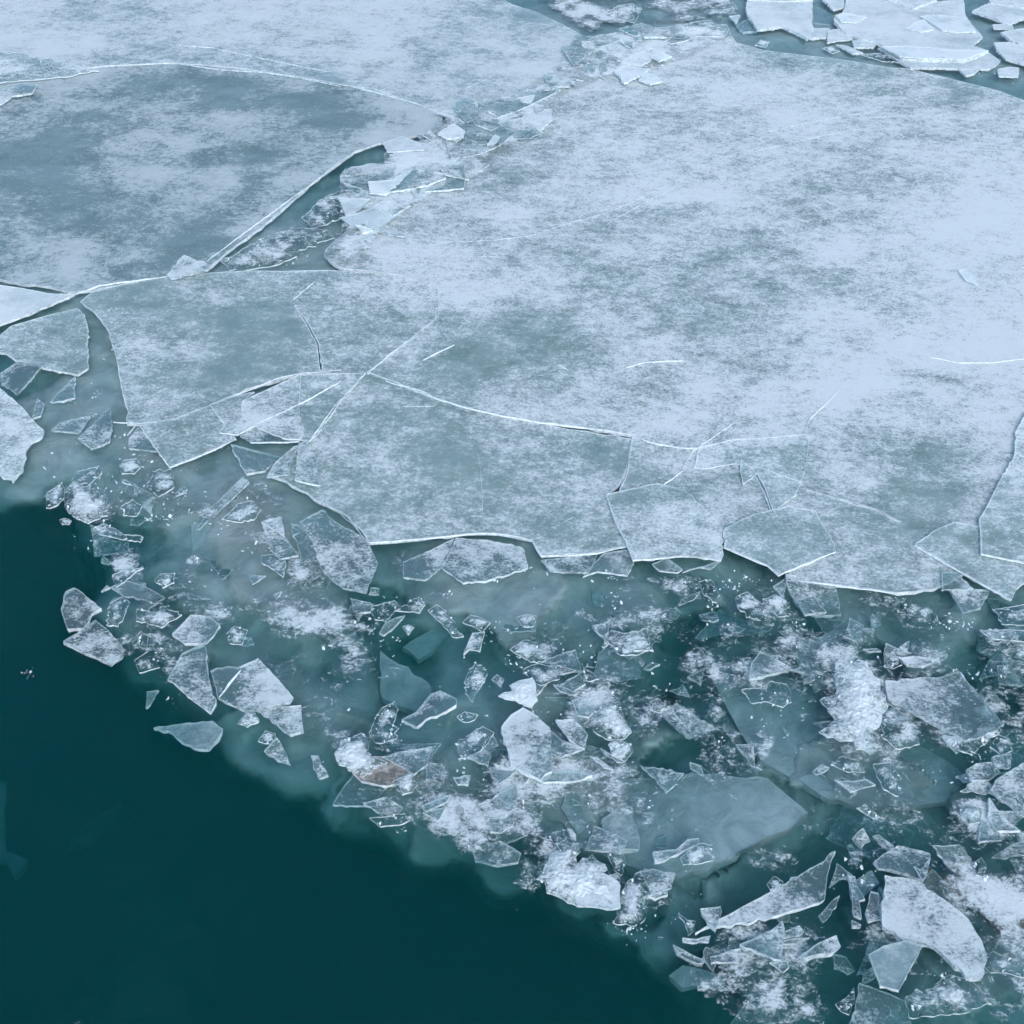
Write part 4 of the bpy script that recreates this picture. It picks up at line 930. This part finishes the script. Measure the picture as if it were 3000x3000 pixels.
# ------------------------------------------------------------------ crack lines on the sheets
S = {k: v for k, v in BUILT.items()}
def sheet(part): return next(o for k, o in S.items() if part in k)
MAIN, LEFT, GREY, FRONT, FAR = sheet("largest pale frosted"), sheet("mottled ice sheet"), sheet("grey-blue rounded"), sheet("broad front ice"), sheet("upper left edge")
CRACKS = [
    (MAIN, 'B', [(1932, 1010), (1700, 1120), (1500, 1205), (1250, 1275), (1060, 1335), (850, 1360), (560, 1372), (380, 1350), (200, 1290)], .008, .034),
    (MAIN, 'B', [(1932, 1040), (1750, 1130), (1600, 1210), (1500, 1270)], .006, .034),
    (MAIN, 'C', [(0, 1015), (110, 935), (280, 890), (500, 835), (720, 785), (900, 745), (1060, 722)], .007, .034),
    (MAIN, 'C', [(340, 790), (480, 745), (700, 695), (900, 660), (1150, 622)], .007, .034),
    (MAIN, 'C', [(250, 870), (300, 820), (350, 785)], .006, .034),
    (MAIN, 'C', [(1060, 668), (1230, 655), (1400, 660), (1520, 640)], .006, .034),
    (MAIN, 'C', [(980, 650), (1040, 560), (1180, 375)], .006, .034),
    (MAIN, 'F', [(890, 265), (820, 345), (720, 435), (690, 520)], .006, .034),
    (MAIN, 'F', [(1400, 90), (1560, 122), (1750, 122), (1932, 100)], .005, .034),
    (MAIN, 'F', [(0, 605), (80, 606), (270, 558), (480, 545), (690, 524)], .010, .036),
    (MAIN, 'F', [(0, 720), (60, 620), (290, 460)], .005, .036),
    (MAIN, 'F', [(0, 838), (100, 935), (230, 1060)], .007, .038),
    (MAIN, 'E', [(1700, 555), (1800, 585), (1932, 604)], .007, .036),
    (MAIN, 'E', [(1932, 735), (1840, 800), (1760, 860)], .006, .036),
    (MAIN, 'E', [(1610, 150), (1720, 118), (1932, 110)], .006, .036),
    (MAIN, 'E', [(460, 108), (540, 65), (640, 20)], .006, .036),
    (MAIN, 'E', [(1230, 130), (1285, 165)], .006, .036),
    (MAIN, 'B', [(590, 1080), (640, 1160), (675, 1280)], .005, .034),
    (MAIN, 'B', [(540, 1260), (575, 1320), (580, 1370)], .005, .034),
    (MAIN, 'B', [(780, 1452), (880, 1452)], .006, .034),
    (MAIN, 'B', [(350, 1490), (520, 1520)], .006, .034),
    (MAIN, 'B', [(790, 1640), (890, 1580)], .005, .034),
    (MAIN, 'E', [(250, 225), (480, 290), (530, 322), (700, 375), (900, 420), (1130, 460), (1300, 480), (1500, 505), (1660, 530)], .010, .034),
    (MAIN, 'E', [(150, 180), (280, 70), (370, 0)], .009, .034),
    (LEFT, 'D', [(1185, 745), (1400, 665), (1560, 600), (1700, 568), (1932, 548)], .010, .026),
    (LEFT, 'D', [(1345, 920), (1450, 860), (1700, 740), (1932, 610)], .008, .054),
    (LEFT, 'D', [(1780, 50), (1660, 150)], .005, .026),
    (LEFT, 'D', [(790, 870), (1000, 825), (1190, 785)], .006, .030),
    (LEFT, 'D', [(720, 920), (780, 850), (640, 845)], .005, .028),
    (LEFT, 'D', [(420, 125), (560, 70), (700, 50), (940, 20)], .012, .030),
    (FRONT, 'E', [(750, 570), (780, 680), (795, 830), (805, 1085)], .005, .020),
    (FRONT, 'E', [(1650, 560), (1630, 680), (1580, 820), (1640, 885)], .009, .022),
    (FRONT, 'E', [(1215, 1000), (1240, 1035), (1310, 995)], .006, .020),
    (FRONT, 'E', [(350, 370), (530, 370)], .006, .020),
    (FRONT, 'E', [(1100, 920), (1160, 950)], .006, .020),
    (GREY, 'A', [(1932, 905), (1780, 1030), (1600, 1160), (1380, 1320), (1170, 1480)], .010, .026),
    (FAR, 'A', [(1000, 360), (1250, 395), (1500, 410), (1700, 440), (1932, 490)], .016, .038),
    (FAR, 'A', [(960, 252), (1200, 270), (1550, 345), (1860, 405)], .010, .038),
    (FAR, 'B', [(0, 480), (180, 500), (350, 560), (520, 620)], .016, .038),
    (FAR, 'B', [(700, 500), (820, 450)], .010, .038),
]
for k, (o, t, p, w, z) in enumerate(CRACKS):
    ridge(o, t, p, w * (0.5 if t in 'BC' and o is MAIN else 0.75), z - 0.009, 900 + k, 0.003 if t in 'BC' and o is MAIN else 0.006, 'softedge' if (t in 'BC' and o is MAIN) or o is FAR else 'edge')
for k, (lab, t, p, w) in enumerate([("thin fan-shaped", 'F', [(392, 722), (450, 830), (515, 990), (560, 1100), (605, 1275)], .008), ("inlaid white line", 'G', [(1365, 895), (1300, 965), (1240, 1050)], .008),
                                  ("spotted plate in", 'I', [(1570, 520), (1600, 560)], .005)]):
    o = sheet(lab)
    ridge(o, t, p, w, 0.039 if 'fan' in lab else 0.036, 980 + k)

for k, (lab, t, p, z) in enumerate([
    ("V-shaped front corner", 'F', [(230, 1165), (480, 1270), (540, 1325), (870, 1190)], .045),
    ("slanting plate at right", 'F', [(1310, 1155), (1400, 1205), (1580, 1310), (1860, 1465)], .043),
    ("pushed up on the right end", 'E', [(1500, 870), (1540, 990), (1620, 1150), (1655, 1238), (1800, 1228), (1932, 1215)], .039),
    ("uppermost plate at the right", 'F', [(1690, 1000), (1690, 1205), (1932, 1255)], .055),
    ("broad front ice", 'E', [(0, 980), (90, 1060), (155, 1140), (400, 1122), (650, 1100), (810, 1085), (950, 1095), (1080, 1125)], .016),
    ("broad front ice", 'E', [(1060, 1080), (1130, 1215), (1300, 1212), (1450, 1198), (1620, 1160)], .016),
    ("wedge plate on the right side", 'D', [(1705, 945), (1750, 950), (1830, 840), (1920, 720)], .037),
    ("narrow plate under the front", 'D', [(1420, 962), (1560, 958), (1690, 955)], .038),
    ("jutting down from the mottled", 'D', [(790, 860), (870, 980), (960, 1100), (1150, 1030), (1335, 940)], .030),
    ("tall narrow wedge", 'D', [(1670, 1170), (1740, 1190), (1812, 1205)], .047),
    ("largest pale frosted", 'F', [(600, 1310), (620, 1350), (800, 1372), (1000, 1397), (1215, 1427)], .026),
    ("notched plate", 'D', [(1190, 745), (1275, 860), (1245, 905), (1350, 920)], .035)]):
    ridge(sheet(lab), t, p, .006, z, 1200 + k, 0.004, 'edge', "frosted_rim")

# ------------------------------------------------------------------ brash: crumbs of ice nobody could count
rng = random.Random(77)
BR = [('W', [(20,1000),(180,1350),(400,1600),(900,1800),(900,1930),(20,1930)], 22),
      ('W', [(20,840),(230,850),(420,900),(520,930),(560,1060),(700,1120),(1000,1110),(1300,1080),(1480,1120),(1900,1170),(1960,1900),(1400,1900),(1220,1810),(900,1640),(620,1520),(380,1380),(290,1290),(200,1060),(100,960)], 1300),
      ('W', [(150,720),(210,640),(240,800),(440,840),(420,980),(200,1000),(90,900),(100,800)], 260),
      ('W', [(640,340),(860,260),(1050,170),(1110,80),(1240,60),(1260,140),(1060,190),(960,270),(860,340),(740,400),(660,430)], 420),
      ('W', [(400,500),(560,430),(640,380),(640,440),(600,500)], 120),
      ('W', [(1380,60),(1480,90),(1700,120),(1932,180),(1932,120),(1800,90),(1600,90)], 160),
      ('W', [(850,1060),(1000,1060),(1460,1090),(1900,1150),(1900,1180),(1000,1120)], 220)]
spots = []
for t, p, n in BR:
    gp = tile_pts(t, p)
    xs, ys = [a for a, _ in gp], [b for _, b in gp]
    c = 0
    while c < n:
        x0, y0 = rng.uniform(min(xs), max(xs)), rng.uniform(min(ys), max(ys))
        if not inside(np.array([x0]), np.array([y0]), gp)[0]: continue
        m = rng.choice((1, 2, 4, 9, 16))
        sp = rng.uniform(0.02, 0.09)
        for _ in range(m):
            spots.append((x0 + rng.gauss(0, sp), y0 + rng.gauss(0, sp * .7), rng.uniform(-.006, .012) + (0.03 if (t, n) in (('W', 420),) else 0), 0.0025 + 0.012 * rng.random() ** 3))
        c += m
b = flakes("brash_ice", spots, 'flake', 78)
b["kind"] = "stuff"
b["label"] = "tiny white ice crumbs scattered over the broken ice and murky water"

# ------------------------------------------------------------------ frazil: lacy frost crystals grown on the water between the pieces
fp = tile_pts('W', [(60,850),(230,850),(330,890),(450,840),(520,900),(600,970),(690,1030),(1000,1020),(1190,1060),(1470,1090),(1900,1140),(2000,1150),(2000,1950),(1420,1950),(1240,1820),(1050,1720),(880,1620),(640,1510),(420,1400),(300,1320),(260,1260),(190,1240),(190,1100),(110,970)])
fxs, fys = [p[0] for p in fp], [p[1] for p in fp]
g = 0.03
fgx, fgy = np.meshgrid(np.arange(min(fxs), max(fxs), g), np.arange(min(fys), max(fys), g))
hh, ww = fgx.shape
fX, fY = fgx.ravel(), fgy.ravel()
den = fbm(fX + 5, fY + 2, 1.1, 3) * 0.9 + fbm(fX, fY + 31, 4.0, 4) * 1.3 - 1.1
ins = inside(fX, fY, fp)
soft = np.clip(edge_dist(fX, fY, fp) / 0.15, 0, 1)
fa = np.where(ins, 0.08 + den * 1.5 - 0.4 * (1 - soft), -1.0)
keep = (fa > 0.02).reshape(hh, ww)
ok = keep[:-1, :-1] & keep[1:, :-1] & keep[:-1, 1:] & keep[1:, 1:]
idx = np.arange(hh * ww).reshape(hh, ww)
quads = np.stack([idx[:-1, :-1][ok], idx[:-1, 1:][ok], idx[1:, 1:][ok], idx[1:, :-1][ok]], 1)
us = np.unique(quads); rm_ = np.full(hh * ww, -1); rm_[us] = np.arange(len(us))
fz = 0.003 + (fbm(fX, fY, 9, 3) - 0.5) * 0.012
fo = link("frazil_ice", np.stack([fX, fY, fz], 1)[us].tolist(), rm_[quads].tolist(), [M['slush']], None, None, (0, 0, 0), {'frost': fa[us], 'rim': np.zeros(len(us))})
fo["kind"] = "stuff"
fo["label"] = "lacy film of frost crystals on the water between the broken pieces"

def snow_film(name, label, tile, pts, z, base, gain_, seed_, cell=0.04):
    fp = tile_pts(tile, pts, z)
    xs, ys = [p[0] for p in fp], [p[1] for p in fp]
    gx, gy = np.meshgrid(np.arange(min(xs), max(xs), cell), np.arange(min(ys), max(ys), cell))
    hh, ww = gx.shape
    X, Y = gx.ravel(), gy.ravel()
    den = fbm(X + seed_, Y + 2, 1.5, 3) * 0.9 + fbm(X, Y + seed_, 5.0, 4) * 1.3 - 1.1
    soft = np.clip(edge_dist(X, Y, fp) / 0.2, 0, 1)
    a = np.where(inside(X, Y, fp), base + den * gain_ - 0.5 * (1 - soft), -1.0)
    keep = (a > 0.02).reshape(hh, ww)
    ok = keep[:-1, :-1] & keep[1:, :-1] & keep[:-1, 1:] & keep[1:, 1:]
    idx = np.arange(hh * ww).reshape(hh, ww)
    q = np.stack([idx[:-1, :-1][ok], idx[:-1, 1:][ok], idx[1:, 1:][ok], idx[1:, :-1][ok]], 1)
    us = np.unique(q); rm = np.full(hh * ww, -1); rm[us] = np.arange(len(us))
    zz = z + (fbm(X, Y, 7, 3) - 0.5) * 0.02 + 0.006 * np.clip(a, 0, 1)
    o = link(name, np.stack([X, Y, zz], 1)[us].tolist(), rm[q].tolist(), [M['slush']], None, None, (0, 0, 0), {'frost': a[us], 'rim': np.zeros(len(us))})
    o["kind"] = "stuff"; o["label"] = label
snow_film("ridge_snow", "crushed snow along the rubble ridge between the sheets", 'W',
          [(600,490),(640,430),(630,350),(700,310),(790,260),(830,215),(960,180),(1040,130),(1090,70),(1240,50),(1390,60),(1300,110),(1130,150),(1050,190),(980,270),(880,330),(780,390),(720,440),(680,500)], 0.040, 0.86, 0.9, 3)
snow_film("skim_ice", "hazy thin ice on the green water at the top centre", 'W', [(960,-40),(1030,20),(1100,62),(1200,50),(1390,45),(1400,-40)], 0.006, 0.36, 1.2, 23)

snow_film("channel_slush", "pale crushed ice bridging the upper part of the green channel", 'W',
          [(420,505),(520,440),(600,400),(620,360),(690,310),(780,262),(840,235),(900,230),(880,290),(780,340),(690,400),(650,440),(600,470),(520,500)], 0.016, 0.34, 1.2, 11)

# ------------------------------------------------------------------ small splinters drifting among the pieces, too alike to tell apart
SPL = tile_pts('W', [(60,870),(230,860),(330,900),(520,920),(600,1000),(700,1050),(1000,1060),(1200,1080),(1480,1110),(1900,1160),(1990,1180),(1990,1930),(1440,1930),(1260,1800),(1050,1700),(880,1600),(640,1490),(430,1380),(310,1290),(200,1220),(210,1080),(120,960)])
def bits(area, n_bits, seed_, rmin, rmax, zs, mats, f0, f1, max_dip, gate):
    rs = random.Random(seed_)
    sx, sy = [p[0] for p in area], [p[1] for p in area]
    out = []
    while len(out) < n_bits:
        x, y = rs.uniform(min(sx), max(sx)), rs.uniform(min(sy), max(sy))
        if not inside(np.array([x]), np.array([y]), area)[0]: continue
        if gate and fbm(np.array([x + 5]), np.array([y + 2]), 1.1, 3)[0] < rs.uniform(0.34, 0.56): continue
        r = rmin + (rmax - rmin) * rs.random() ** 2
        n = rs.choice((3, 3, 4, 4, 5))
        a0, el, ea = rs.random() * 6.28, rs.uniform(0.3, 1.0), rs.random() * 3.14
        pg = []
        for k in range(n):
            a = a0 + k * 6.283 / n + rs.uniform(-0.45, 0.45)
            q = r * rs.uniform(0.6, 1.2)
            px, py = q * math.cos(a), q * math.sin(a) * el
            pg.append((x + px * math.cos(ea) - py * math.sin(ea), y + px * math.sin(ea) + py * math.cos(ea)))
        o = plate("ice_splinter", pg, rs.choice(zs), rs.uniform(0.010, 0.022), rs.choice(mats), seed_ + 3000 + len(out), frost=rs.uniform(f0, f1), grid=0.03, rim_w=0.008,
                  jit=0.004, step=0.025, dip=(rs.uniform(0, 360), rs.uniform(0.0, max_dip)), slant=rs.uniform(0.2, 0.8), bulge=0.03, warp=0.006, split_edge=False,
                  edge_mat='softedge' if rs.random() < 0.6 else 'edge')
        if o is not None: out.append((o, x, y))
    return out
SPLINTERS = bits(SPL, 120, 2024, 0.05, 0.22, (-0.07, -0.05, -0.035, -0.015, 0.004, 0.010), ('plate', 'plate', 'clear'), 0.28, 0.60, 0.035, True)
RDG = tile_pts('W', [(620,480),(650,430),(640,350),(700,315),(790,262),(840,225),(960,185),(1040,135),(1095,75),(1230,55),(1290,80),(1130,150),(1050,190),(980,260),(880,320),(780,380),(700,440)])
SPLINTERS += bits(SPL, 34, 2026, 0.12, 0.36, (-0.20, -0.16, -0.12, -0.09, -0.07), ('clear', 'slab', 'plate'), 0.25, 0.55, 0.05, False)
SPLINTERS += bits(RDG, 70, 2025, 0.06, 0.34, (0.045, 0.05, 0.06, 0.07), ('plate', 'plate', 'clear', 'white'), 0.45, 0.85, 0.03, False)
# each splinter is told by the piece it lies closest to
NB = [(k, v.location.x, v.location.y) for k, v in BUILT.items() if "sheet" not in v.name]
def short(t):
    w = t.replace(",", "").split()[:8]
    while w[-1] in "the a of on at in by to with and its right left just below above under beside near between over from lower upper straight bright white".split(): w.pop()
    return " ".join(w)
near = {}
for o, x, y in SPLINTERS:
    k, d = min(((k, math.hypot(x - a, y - b)) for k, a, b in NB), key=lambda q: q[1])
    near.setdefault(short(k), []).append((d, o))
ORD = ["closest", "second closest", "third closest", "fourth closest", "fifth closest", "sixth closest", "seventh closest", "eighth closest", "ninth closest", "tenth closest", "eleventh closest", "twelfth closest", "thirteenth closest", "fourteenth closest", "fifteenth closest", "sixteenth closest", "seventeenth closest", "eighteenth closest", "nineteenth closest", "twentieth closest"]
for k, lst in near.items():
    for i_, (d, o) in enumerate(sorted(lst, key=lambda q: q[0])):
        tag(o, "thin ice splinter " + ORD[min(i_, 19)] + " to the " + k, "ice splinter", "small splinters among the broken pieces")
